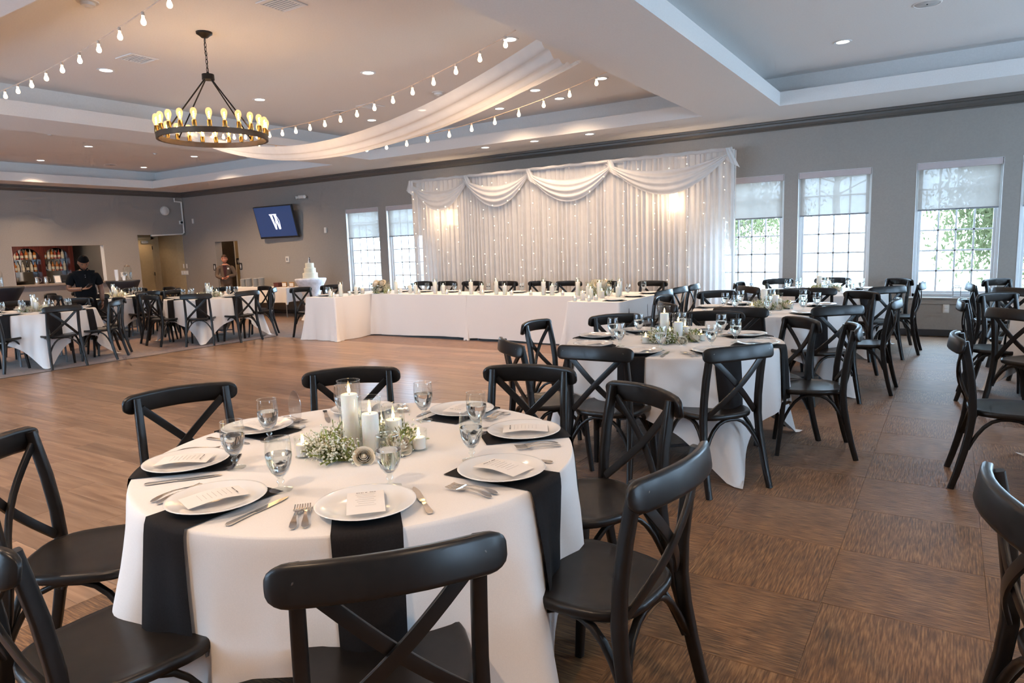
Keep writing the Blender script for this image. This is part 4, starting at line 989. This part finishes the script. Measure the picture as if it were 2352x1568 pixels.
def wallbox(name, label, cat, x, z, w, h, m, d=.02, group=None, extra=None, y=YW):
    t = thing(name, label, cat, (x, y, z), 0, group); MB().bbox(-w/2, w/2, -d, -.001, -h/2, h/2, .004).obj('plate', m, t, False)
    if extra:
        for (nm, a, b, c, e, mm) in extra: MB().bbox(a, b, -d-.006, -d+.001, c, e, .001).obj(nm, mm, t, False)
    return t
wallbox('wall_outlet', 'white wall outlet below the third window on the right', 'outlet', -.03, .40, .078, .125, M['plastic'], .008, extra=[('socket_face', -.018, .018, .008, .042, M['white']), ('socket_face', -.018, .018, -.042, -.008, M['white'])])
wallbox('thermostat', 'white thermostat with grey display right of the doorway', 'thermostat', -13.97, 1.36, .12, .14, M['plastic'], .03, extra=[('display', -.03, .03, -.035, .035, M['hem'])])
wallbox('motion_sensor', 'slim white sensor on the wall left of the windows', 'sensor', -12.55, 2.02, .07, .13, M['plastic'], .03, 'slim wall sensors')
wallbox('motion_sensor', 'slim white sensor high on the wall beside the corner conduit', 'sensor', -17.76, 2.48, .06, .13, M['plastic'], .03, 'slim wall sensors')
t = thing('emergency_light', 'white twin-head emergency light high above the television', 'light', (-13.27, YW, 2.84))
MB().bbox(-.12, .12, -.05, -.001, -.04, .04, .008).obj('housing', M['plastic'], t, False)
for s in (-1, 1): MB().lathe([(.0001, 0), (.03, .0), (.038, .05), (.036, .055), (.0001, .05)], 12).obj('lamp_head', M['plastic'], t, loc=(s*.13, -.04, .0), rot=(rad(100), 0, s*.5))
def sign(x, y, z, label, rz=0, up=True):
    t = thing('restroom_sign', label, 'sign', (x, y, z), rz, 'rest-room signs')
    MB().bbox(-.055, .055, -.008, -.001, -.09, .09, .003).obj('plaque', M['dark'], t, False)
    mb = MB().box(-.018, .018, -.0105, -.009, -.03, .03).box(-.012, -.002, -.0105, -.009, -.065, -.03).box(.002, .012, -.0105, -.009, -.065, -.03)
    mb.ball((0, -.009, .045), .012, 10, 5); mb.obj('figure', M['white'], t, False)
sign(-16.98, YW, 1.20, 'black rest-room sign left of the doorway'); sign(-15.85, YW, 1.21, 'black rest-room sign right of the doorway')
sign(DX0-.598, 12.66, 1.33, 'black rest-room sign inside the doorway', PI/2)
t = thing('switch_panel', 'row of white light switches right of the tan door', 'switch', (-18.38, YW-.006, 1.06))
for k in (-1, 0, 1):
    MB().bbox(k*.115-.055, k*.115+.055, -.008, -.001, -.06, .06, .003).obj('switch_plate', M['plastic'], t, False); MB().box(k*.115-.012, k*.115+.012, -.014, -.008, -.03, .03).obj('rocker', M['white'], t, False)
for (dx, l) in [(-.02, 'left small white dimmer above the light switches'), (.13, 'right small white dimmer above the light switches')]:
    wallbox('dimmer', l, 'switch', -18.38+dx, 1.25, .045, .12, M['plastic'], .012, 'dimmers', y=YW-.006)
cd_ = MB().tube([(XL+.03, YW-.25, 3.12), (XL+.03, YW-.25, 3.03), (XL+.03, YW-.06, 3.02)], .022, 8).tube([(XL+.03, YW-.05, 3.03), (XL+.03, YW-.05, 2.18), (XL+.03, YW-.10, 2.14), (XL+.03, AY0+.35, 2.10)], .022, 8).obj('cable_conduit', M['plastic'], None)
tag(cd_, 'white cable conduit running down the room corner to the alcove', 'conduit')
t = thing('wall_speaker', 'round white speaker high on the left wall', 'speaker', (XL, 11.02, 2.77), rot=(0, PI/2, 0))
MB().lathe([(.0001, .07), (.06, .065), (.11, .045), (.125, .01), (.125, 0)], 20).obj('grille', M['plastic'], t)
t = thing('security_camera', 'small black and white camera on the left wall near the corner', 'camera', (XL, 11.45, 2.46))
MB().bbox(.001, .06, -.05, .05, -.05, .05, .008).obj('mount', M['plastic'], t, False); MB().lathe([(.0001, .03), (.025, .025), (.035, 0)], 14).obj('camera_lens', M['dark'], t, loc=(.06, 0, 0), rot=(0, PI/2, 0))
wallbox('intercom', 'white thermostat box on the left wall above the bar-side cocktail table', 'thermostat', 0, 0, .15, .13, M['plastic'], .04, extra=[('display', -.04, .04, .0, .04, M['hem'])])
_ic = bpy.data.objects['intercom']; _ic.location = (XL, 9.72, 1.10); _ic.rotation_euler = (0, 0, PI/2)
# lanterns on the sills
def lantern(x, label):
    t = thing('lantern', label, 'lantern', (x, YW+.03, WZ0), 0, 'sill lanterns'); w = .045
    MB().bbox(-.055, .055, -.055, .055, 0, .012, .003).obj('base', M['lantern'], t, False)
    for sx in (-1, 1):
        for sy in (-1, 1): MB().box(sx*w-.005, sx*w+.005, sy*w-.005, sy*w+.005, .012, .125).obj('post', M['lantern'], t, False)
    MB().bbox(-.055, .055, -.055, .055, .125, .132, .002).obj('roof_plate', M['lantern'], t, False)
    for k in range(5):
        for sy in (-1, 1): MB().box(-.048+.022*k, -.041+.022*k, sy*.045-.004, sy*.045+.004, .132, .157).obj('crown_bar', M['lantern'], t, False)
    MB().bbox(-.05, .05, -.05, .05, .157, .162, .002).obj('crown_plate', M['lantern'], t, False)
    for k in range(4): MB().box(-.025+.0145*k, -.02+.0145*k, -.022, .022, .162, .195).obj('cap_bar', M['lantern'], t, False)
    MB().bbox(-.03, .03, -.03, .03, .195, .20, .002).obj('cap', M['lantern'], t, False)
lantern(0.09, 'lantern coloured as a backlit silhouette on the sill of the window above the outlet'); lantern(-2.74, 'lantern coloured as a backlit silhouette on the sill of the window next to the backdrop')
lantern(-1.52, 'lantern coloured as a backlit silhouette on the sill behind the fourth round table'); lantern(-11.2, 'lantern coloured as a backlit silhouette on the sill of the window by the cake'); lantern(-9.98, 'lantern coloured as a backlit silhouette on the sill behind the left backdrop edge')
# ------------------------------------------------------------------ buffet, cake and cocktail tables
folding_table('buffet_table', 'folding buffet table under the white cloth by the doorway', -15.45, -13.1, 10.72, 11.42, .70, None)
o = rect_cloth(-15.45, -13.1, 10.72, 11.42, .70, .36, .008, seed=11, fold=.14).obj('tablecloth', M['cloth'], angle=70); tag(o, 'short white cloth on the buffet table by the wall', 'tablecloth')
sp = MB().lathe([(.0001, .003), (.055, .003), (.085, .016), (.087, .018), (.055, 0), (.0001, 0)], 18).mesh('stacked_plate', M['china'])
for k, (x, n, l) in enumerate([(-15.24, 13, 'first'), (-15.03, 14, 'second'), (-14.74, 14, 'third'), (-14.53, 15, 'fourth')]):
    for i in range(n):
        p = inst('stacked_plate', sp, None, (x, 11.15, .703+i*.0145)); tag(p, 'white plate in the %s stack from the left on the buffet table' % l, 'plate', 'plates of the %s buffet stack' % l)
MB().bbox(-.12, .12, -.09, .09, 0, .008, .003)
t = thing('gift_box', 'dark red box on the right end of the buffet table', 'box', (-13.84, 11.1, .702)); MB().bbox(-.09, .09, -.07, .07, 0, .085, .004).obj('carton', M['cardd'], t, False); MB().bbox(-.094, .094, -.074, .074, .085, .105, .003).obj('lid', M['cardd'], t, False)
for (x, l) in [(-13.60, 'cream card in a brown stand beside the dark red box'), (-13.34, 'cream card in a brown stand beside the cake table')]:
    t = thing('card_stand', l, 'card', (x, 11.08, .702), 0, 'card stands'); MB().bbox(-.085, .085, .0, .02, 0, .12, .003).obj('stand_frame', M['cardb'], t, False)
    MB().bbox(-.068, .068, -.006, .001, .012, .095, .002).obj('card', M['paper'], t, False); MB().bbox(-.085, .085, -.03, .03, 0, .008, .002).obj('foot', M['cardb'], t, False)
def cocktail(name, label, x, y, h, r, m):
    prof = [(.0001, h), (r-.01, h), (r, h-.008), (r, h-.03)]+[(r-(r-.17)*math.sin(PI/2*min(1, u*1.15))**1.1*1.0, h-.03-u*(h*.62)) for u in (.1, .2, .3, .45, .6, .8, 1)]
    z1 = h-.03-h*.62
    prof += [(.17, z1*.7), (.20, z1*.4), (.25, z1*.15), (.28, 0.004)]
    t = thing(name, label, 'table', (x, y, 0), 0, None)
    mb = MB(); rings = []
    for i, (rr, z) in enumerate(prof):
        lobes = .10*max(0, 1-z/(z1+.2)) if z < z1+.2 else 0
        rings.append([(rr*(1+lobes*math.cos(4*a))*math.cos(a), rr*(1+lobes*math.cos(4*a))*math.sin(a), z) for a in [2*PI*k/40 for k in range(40)]])
    mb.loft(rings).obj('stretch_cover', m, t, angle=60)
    MB().lathe([(.0001, h-.004), (r-.012, h-.004), (r-.012, h-.028), (.0001, h-.028)], 28).obj('tabletop', M['plastic'], t)
    MB().tube([(0, 0, .02), (0, 0, h-.03)], .03, 10).obj('column', M['hem'], t)
cocktail('cocktail_table', 'white stretch-covered cocktail table under the wedding cake', -12.20, 10.68, .925, .345, M['spandexw'])
cocktail('cocktail_table', 'black stretch-covered cocktail table right of the bar counter', -15.62, 8.32, 1.03, .34, M['spandexb'])
cocktail('cocktail_table', 'black stretch-covered cocktail table cut by the left frame edge', -14.35, 5.42, 1.07, .40, M['spandexb'])
ck = thing('wedding_cake', 'three-tier ivory wedding cake on the white cocktail table', 'cake', (-12.20, 10.68, .926))
MB().lathe([(.0001, .012), (.20, .012), (.20, 0), (.0001, 0)], 28).obj('cake_board', M['china'], ck)
z = .012
for r, h in [(.165, .115), (.128, .11), (.095, .11)]:
    pf = [(.0001, z+h), (r-.012, z+h), (r-.003, z+h-.004), (r, z+h-.014), (r, z+.012), (r+.006, z+.008), (r+.006, z), (.0001, z)]
    MB().lathe(pf, 32).obj('cake_tier', M['icing'], ck); z += h
tp = MB().lathe([(.032, z), (.026, z+.03), (.012, z+.07), (.016, z+.085), (.008, z+.10)], 12, (-.012, 0, 0)); tp.ball((-.014, 0, z+.112), .011, 8, 6); tp.tube([(-.01, 0, z+.09), (.015, -.004, z+.085), (.02, -.004, z+.10)], .005, 6)
to = tp.obj('cake_topper', M['china'], ck)
gp = MB().tube([(.014, 0, z), (.013, 0, z+.05), (.012, 0, z+.095)], [.010, .009, .013], 8); gp.ball((.008, 0, z+.12), .010, 8, 6); gp.obj('groom_figure', M['dark'], to)
# drink dispensers and cups on the black cocktail tables
def dispenser(x, y, z, label):
    t = thing('drink_dispenser', label, 'dispenser', (x, y, z), 0, 'drink dispensers')
    MB().lathe([(.0001, .01), (.085, .01), (.09, .02), (.09, .26), (.06, .29), (.055, .30)], 20).obj('jar', M['glass'], t, angle=60); MB().lathe([(.058, .30), (.062, .32), (.02, .335), (.012, .35), (.0001, .352)], 16).obj('lid', M['steel'], t)
    MB().lathe([(.0001, .014), (.083, .014), (.084, .17), (.0001, .17)], 20).obj('water', M['water'], t, angle=40); MB().tube([(.09, 0, .04), (.13, 0, .04), (.13, 0, .02)], .009, 8).obj('tap', M['steel'], t, rot=(0, 0, -.6))
dispenser(-15.58, 8.42, 1.031, 'glass drink dispenser on the black table right of the bar'); dispenser(-14.28, 5.40, 1.071, 'glass drink dispenser at the left frame edge')
cup = MB().lathe([(.0001, 0), (.028, 0), (.038, .095), (.041, .097), (.038, .09), (.026, .006)], 14).mesh('paper_cup', M['white'])
for i in range(9):
    p = inst('paper_cup', cup, None, (-15.52, 8.14, 1.031+.018*i)); tag(p, 'white cup in the tall stack on the black cocktail table', 'cup', 'stacked cups')
p = inst('paper_cup', cup, None, (-15.44, 8.25, 1.031)); tag(p, 'single white cup beside the cup stack on the black table', 'cup')
# ------------------------------------------------------------------ bar: counter, arched back cabinet, bottles
o = thing('bar_counter', 'long brown serving counter in the bar hatch', 'counter'); MB().bbox(XL-.45, XL+.005, BY0+.008, BY1-.008, BZ0+.001, BZ0+.042, .006).obj('slab', M['counter'], o, False)
MB().bbox(XL+.003, XL+.17, BY0-.12, BY1+.22, BZ0-.004, BZ0+.042, .008).obj('front_ledge', M['counter'], o, False)
BZ0 += .043
kx = -20.35
kb = thing('bar_cabinet', 'dark red arched back-bar cabinet seen through the hatch', 'cabinet', (kx, 0, 0))
ks = [(7.45, 8.02), (8.12, 8.74), (8.84, 9.46)]
for y in (7.40, 8.07, 8.79, 9.51): MB().bbox(-.22, .03, y-.05, y+.05, 0, 2.25, .006).obj('upright', M['maho'], kb, False)
for (a, b) in ks:
    r = (b-a)/2; c = (a+b)/2; mb = MB(); N = 14; zs = 1.60
    fr = [(.0, c-r*math.cos(PI*i/N), zs+r*.85*math.sin(PI*i/N)) for i in range(N+1)]; tp_ = [(.0, c-r*math.cos(PI*i/N), 2.25) for i in range(N+1)]
    for i in range(N): mb.add([fr[i], fr[i+1], tp_[i+1], tp_[i]], [(0, 1, 2, 3)])
    mb.loft([[(0, p[1], p[2]), (-.05, p[1], p[2])] for p in fr], close=False); mb.obj('arch', M['maho'], kb, False)
    MB().box(-.24, -.235, a, b, .93, 2.2).obj('mirror_back', M['mirror'], kb, False)
    for z in (1.255, 1.575): MB().box(-.22, -.01, a, b, z-.006, z).obj('glass_shelf', thin_glass('shelf_glass', (.8, .9, .85), .1, .6), kb, False)
MB().bbox(-.35, .12, 7.2, 9.65, .86, .90, .006).obj('worktop', M['counter'], kb, False); MB().bbox(-.30, .06, 7.25, 9.6, 0, .86, .006).obj('base', M['maho'], kb, False)
MB().bbox(-.25, .06, 7.3, 9.6, 2.25, 2.36, .01).obj('cornice', M['maho'], kb, False)
def bottle_mesh(h, r, key):
    mb = MB().lathe([(.0001, 0), (r, 0), (r, h*.55), (r*.85, h*.65), (r*.35, h*.74), (r*.32, h*.95), (r*.38, h), (.0001, h)], 12)
    lb = MB().lathe([(r+.001, h*.15), (r+.001, h*.42)], 12).mesh('bottle_label', M['labelw']); cp = MB().lathe([(.0001, h+.001), (r*.4, h+.001), (r*.4, h*.92)], 10).mesh('cap', M['darkb'])
    return mb.mesh('glass_body', M[key]), lb, cp
BM = {k: bottle_mesh(h, r, k) for k, h, r in [('amber', .27, .037), ('rosey', .25, .036), ('clearb', .28, .036), ('darkb', .28, .035)]}
DESC = {'amber': 'amber', 'rosey': 'reddish', 'clearb': 'pale', 'darkb': 'dark'}
rnd = random.Random(3)
for (z, sn) in ((1.255, 'middle'), (1.575, 'upper')):
    for (a, b), bn in zip(ks, ('left', 'centre', 'right')):
        y = a+.06
        while y < b-.04:
            k = rnd.choice(['amber', 'rosey', 'clearb', 'amber', 'clearb', 'darkb'] if z < 1.5 else ['clearb', 'clearb', 'rosey', 'amber'])
            t = thing('liquor_bottle', '%s liquor bottle on the %s shelf of the %s bar arch' % (DESC[k], sn, bn), 'bottle', (kx-.12+rnd.uniform(-.03, .03), y, z), rnd.uniform(0, 6), '%s bottles, %s shelf, %s bar arch' % (DESC[k], sn, bn))
            for nm, me in zip(('glass_body', 'bottle_label', 'cap'), BM[k]): inst(nm, me, t)
            y += rnd.uniform(.082, .105)
for (y, l) in [(7.78, 'left'), (7.98, 'right')]:
    t = thing('steel_pitcher', l+' one of two metal pitchers on the bar counter', 'pitcher', (XL-.22, y, BZ0), 0, 'pitchers'); MB().lathe([(.0001, 0), (.05, 0), (.056, .06), (.05, .14), (.055, .17), (.052, .17), (.045, .02)], 16).obj('jug', M['steel'], t)
    MB().tube([(0, .05, .15), (0, .10, .13), (0, .10, .06), (0, .053, .04)], .006, 6).obj('handle', M['steel'], t)
t = thing('framed_card', 'small framed price card on the bar counter', 'frame', (XL-.15, 8.22, BZ0), rot=(0, rad(-14), 0)); MB().bbox(-.012, .0, -.08, .08, 0, .20, .003).obj('card_frame', M['hem'], t, False); MB().box(.0005, .002, -.06, .06, .02, .18).obj('card', M['paper'], t, False)
t = thing('cash_till', 'black till on the bar counter', 'till', (XL-.3, 8.45, BZ0)); MB().bbox(-.12, .12, -.12, .12, 0, .06, .006).obj('body', M['dark'], t, False); MB().bbox(-.06, -.03, -.11, .11, .06, .19, .006).obj('display', M['dark'], t, False)
for k, (y, x) in enumerate([(9.08, -.2), (9.17, -.12), (9.05, -.08)]):
    p = inst('paper_cup', cup, None, (XL+x, y, BZ0)); tag(p, 'white cup at the right end of the bar counter', 'cup', 'cups on the bar counter')
# ------------------------------------------------------------------ people
def skin(verts, edges, levels=2):
    me = bpy.data.meshes.new('tmp'); me.from_pydata([v[0] for v in verts], edges, []); ob = bpy.data.objects.new('tmp', me); COL.objects.link(ob)
    md = ob.modifiers.new('s', 'SKIN'); md.use_smooth_shade = True; md.branch_smoothing = .6
    for i, v in enumerate(verts):
        sv = me.skin_vertices[0].data[i]; sv.radius = v[1] if isinstance(v[1], tuple) else (v[1], v[1]); sv.use_root = (i == 0)
    sd_ = ob.modifiers.new('d', 'SUBSURF'); sd_.levels = levels; sd_.render_levels = levels
    bpy.context.view_layer.update(); dg = bpy.context.evaluated_depsgraph_get(); ev = ob.evaluated_get(dg); m2 = bpy.data.meshes.new_from_object(ev)
    vs = [tuple(v.co) for v in m2.vertices]; fs = [tuple(p.vertices) for p in m2.polygons]
    bpy.data.objects.remove(ob); bpy.data.meshes.remove(me); bpy.data.meshes.remove(m2)
    return vs, fs
def hand(mb, wrist, fdir, palm_n, s=1.0, curl=.5):
    w = Vector(wrist); f = Vector(fdir).normalized(); n = Vector(palm_n).normalized(); sd2 = f.cross(n).normalized()
    rings = []
    for t_, hw, th in [(0, .024, .018), (.03, .034, .016), (.065, .040, .014), (.088, .036, .012)]:
        c = w+f*t_*s; rings.append([c+sd2*math.cos(a)*hw*s+n*math.sin(a)*th*s for a in [2*PI*k/10 for k in range(10)]])
    mb.loft(rings, caps=True)
    for i, L in enumerate((.068, .078, .072, .056)):
        b = w+f*.082*s+sd2*(-.029+.0195*i)*s; d = f.copy(); pts = [b]
        for k in range(3):
            d = (d+n*curl*(.5+.25*k)).normalized(); pts.append(pts[-1]+d*L*s/3)
        mb.tube(pts, [.009*s, .0088*s, .008*s, .006*s], 7)
    b = w+f*.025*s-sd2*.034*s; d = (f*.6-sd2*.6+n*.35).normalized(); p1 = b+d*.03*s; p2 = p1+(d+f*.5+n*.4).normalized()*.026*s; p3 = p2+(f+n*.5).normalized()*.02*s
    mb.tube([b, p1, p2, p3], [.012*s, .011*s, .0095*s, .007*s], 7)
def head_mesh(mb, c, fwd, up, s=1.0):
    c, fwd, up = Vector(c), Vector(fwd).normalized(), Vector(up).normalized(); rt = fwd.cross(up).normalized(); up = rt.cross(fwd).normalized()
    def P(x, y, z): return c+rt*x*s+fwd*y*s+up*z*s
    def fn(u, v):
        th = 2*PI*u; ph = PI*v; z = .118*math.cos(ph); r = math.sin(ph)
        k = 1-.30*max(0, -z/.118)**1.5
        x = .076*r*math.cos(th)*k; y = (.094 if math.sin(th) < 0 else .088)*r*math.sin(th)*(1-.12*max(0, -z/.118))
        if y > 0: y += .010*math.exp(-((z+.085)/.03)**2)*math.exp(-(x/.03)**2)-.006*math.exp(-((z-.012)/.018)**2)*math.exp(-((abs(x)-.03)/.016)**2)+.022*math.exp(-((z+.025)/.018)**2-(x/.012)**2)*max(0, math.sin(th))
        return P(x, y+.008, z)
    mb.grid(fn, 32, 24, closeu=True)
    for sx in (-1, 1):
        mb.loft([[P(sx*(.072+.010*q), -.01+.018*math.cos(a), -.005+.030*math.sin(a)) for a in [2*PI*k/10 for k in range(10)]] for q in (0, .6, 1.0)], caps=True)
    return P
def face_bits(P, parent, hairm, skinm, beard=False):
    e = MB(); b = MB()
    for sx in (-1, 1):
        e.ball(P(sx*.031, .083, .012), .010, 8, 6); b.tube([P(sx*.016, .091, .034), P(sx*.032, .089, .036), P(sx*.050, .076, .031)], [.0025, .003, .002], 6)
    e.obj('eyes', M['dark'], parent); b.obj('eyebrows', hairm, parent)
    MB().tube([P(-.024, .084, -.058), P(0, .094, -.056), P(.024, .084, -.058)], [.003, .006, .003], 6).obj('mouth', mat('lips', (.25, .07, .05), .5), parent)
def hair_cap(P, parent, m, front=.045, back=-.05):
    def fn(u, v):
        th = 2*PI*u; lim = front if math.sin(th) > .2 else (back if math.sin(th) < -.3 else .02)
        z0 = .132; z = z0+(lim-z0)*v; rr = math.sqrt(max(0, 1-min(1, (z/.134))**2))
        return P(.084*rr*math.cos(th), .008+(.102 if math.sin(th) < 0 else .094)*rr*math.sin(th), z)
    MB().grid(fn, 28, 8, closeu=True).obj('hair', m, parent)
def person(label, x, y, rz, s, pose):
    t = thing('person', label, 'person', (x, y, 0), rz); t.scale = (s, s, s); pose(t); return t
def legs(sp=.10):
    return [((0, 0, .93), (.15, .105)), ((sp, 0, .85), .095), ((sp+.01, .015, .48), .062), ((sp+.012, -.005, .09), .045), ((-sp, 0, .85), .095), ((-sp-.01, .015, .48), .062), ((-sp-.012, -.005, .09), .045), ((0, 0, 1.02), (.15, .10))], [(0, 1), (1, 2), (2, 3), (0, 4), (4, 5), (5, 6), (0, 7)]
def shoes(parent):
    for sx in (-1, 1):
        rings = []
        for yy, w, h in [(-.07, .032, .05), (-.05, .040, .085), (0, .042, .08), (.07, .046, .05), (.13, .042, .035), (.16, .020, .02)]:
            rings.append([(sx*.112+w*math.cos(a), yy, .002+h*.5+h*.5*math.sin(a)) for a in [2*PI*k/12 for k in range(12)]])
        MB().loft(rings, caps=True).obj('shoe', M['dark'], parent)
def pose_bartender(t):
    sh = 1.40
    R_ = [(.205, 0, sh-.03), (.275, .02, 1.09), (.08, .25, 1.10)]      # his right arm, bent, phone hand
    L_ = [(-.205, 0, sh-.03), (-.262, -.02, 1.09), (-.25, .05, .84)]
    bv = [((0, 0, 1.24), (.14, .09)), ((0, 0, 1.38), (.075, .065)), ((0, .04, 1.50), (.064, .064)), (R_[0], .050), (R_[1], .052), (R_[2], .034), (L_[0], .050), (L_[1], .054), (L_[2], .036)]
    vs, fs = skin(bv, [(0, 1), (1, 2), (1, 3), (3, 4), (4, 5), (1, 6), (6, 7), (7, 8)])
    mb = MB().add(vs, fs); hand(mb, R_[2], (-.75, .5, .12), (-.2, .5, .8), 1.1, .35); hand(mb, L_[2], (.1, .25, -.9), (.9, .1, 0), 1.1, .4)
    P = head_mesh(mb, (0, .095, 1.59), (0, .80, -.60), (0, .60, .80), 1.16); mb.obj('body', M['skinb'], t, angle=80)
    hair_cap(P, t, M['hair'], .052, -.07); face_bits(P, t, M['hair'], M['skinb'])
    sv = [((0, .01, 1.26), (.205, .135)), ((0, .02, 1.06), (.205, .150)), ((0, .01, .86), (.195, .140)), ((0, 0, 1.385), (.125, .10)), ((0, .026, 1.495), (.070, .070)), ((.190, 0, 1.365), .088), ((.258, .01, 1.15), .080), ((-.190, 0, 1.365), .088), ((-.252, -.01, 1.14), .080)]
    vs, fs = skin(sv, [(0, 1), (1, 2), (0, 3), (3, 4), (3, 5), (5, 6), (3, 7), (7, 8)])
    so_ = MB().add(vs, fs).obj('polo_shirt', M['polo'], t, angle=80)
    MB().tube([(-.060, .080, 1.475), (0, .105, 1.42), (.060, .080, 1.475)], .012, 6).obj('collar', M['polo'], so_)
    for k in range(2): MB().ball((0, .128, 1.35-k*.035), .006, 6, 4).obj('button', M['plastic'], so_)
    lv, le = legs(); vs, fs = skin(lv, le); MB().add(vs, fs).obj('trousers', M['polo'], t, angle=80); shoes(t)
    MB().tube([(.098+.012*math.cos(a), .228+.030*math.cos(a), 1.10+.038*math.sin(a)) for a in [2*PI*k/14 for k in range(15)]], .008, 6).obj('wristwatch', M['steel'], t)
    ph = thing('mobile_phone', 'phone held by the person in the black polo shirt', 'phone', (0, 0, 0)); ph.matrix_world = t.matrix_basis @ Matrix.Translation((-.015, .335, 1.16)) @ Euler((rad(25), 0, rad(12))).to_matrix().to_4x4()
    MB().bbox(-.037, .037, -.075, .075, -.004, .004, .003).obj('case', M['dark'], ph, False); MB().box(-.034, .034, -.070, .070, .0042, .0048).obj('phone_screen', emat('phone_glow', (.4, .5, .7), .5), ph, False)
def pose_suit(t):
    sh = 1.40
    R_ = [(.20, 0, sh-.02), (.255, .02, 1.12), (.05, .20, 1.05)]; L_ = [(-.20, 0, sh-.02), (-.265, .02, 1.14), (-.04, .21, 1.10)]
    bv = [((0, 0, 1.30), (.15, .09)), ((0, 0, 1.44), (.07, .065)), ((0, .015, 1.53), (.056, .056)), (R_[0], .055), (R_[1], .045), (R_[2], .030), (L_[0], .055), (L_[1], .045), (L_[2], .030)]
    vs, fs = skin(bv, [(0, 1), (1, 2), (1, 3), (3, 4), (4, 5), (1, 6), (6, 7), (7, 8)])
    mb = MB().add(vs, fs); hand(mb, R_[2], (-.7, .4, .0), (-.2, .5, .7), 1.0, .5); hand(mb, L_[2], (.7, .4, -.25), (.2, .4, -.8), 1.0, .5)
    P = head_mesh(mb, (0, .03, 1.63), (.12, 1, -.02), (0, .02, 1), 1.1); mb.obj('body', M['skinl'], t, angle=80)
    hair_cap(P, t, M['hairr'], .058, -.06); face_bits(P, t, M['hairr'], M['skinl'])
    sv = [((0, 0, 1.28), (.20, .125)), ((0, 0, 1.06), (.185, .125)), ((0, 0, .78), (.21, .145)), ((0, 0, 1.40), (.13, .085)), ((0, .0, 1.455), (.07, .066)), ((.198, 0, 1.385), .080), ((.258, .02, 1.13), .066), ((.085, .175, 1.06), .050), ((-.198, 0, 1.385), .080), ((-.268, .02, 1.15), .066), ((-.08, .185, 1.10), .050)]
    vs, fs = skin(sv, [(0, 1), (1, 2), (0, 3), (3, 4), (3, 5), (5, 6), (6, 7), (3, 8), (8, 9), (9, 10)])
    so_ = MB().add(vs, fs).obj('jacket', M['suit'], t, angle=80)
    MB().grid(lambda u, v: ((u-.5)*(.11*(1-v)+.03), .118+.028*math.cos((u-.5)*2.2), 1.455-.40*v), 6, 8).obj('waistcoat', M['vest'], so_)
    for sx in (-1, 1): MB().grid(lambda u, v: (sx*(.028+.05*u*(1-v*.6)+.03*(1-v)), .142-.02*u, 1.46-.36*v), 4, 8).obj('lapel', M['suit'], so_)
    MB().ball((-.095, .145, 1.345), .030, 8, 6).obj('boutonniere', M['white'], so_)
    lv, le = legs(); vs, fs = skin(lv, le); MB().add(vs, fs).obj('trousers', M['suit'], t, angle=80); shoes(t)
person('person in a black polo shirt looking down at a phone near the bar', -12.71, 6.11, math.atan2(-6.11, 12.71)-PI/2+.15, .92, pose_bartender)
person('person in a taupe suit and burgundy waistcoat standing in the doorway', -16.08, 11.25, math.atan2(-11.25, 15.98)-PI/2-.1, .865, pose_suit)
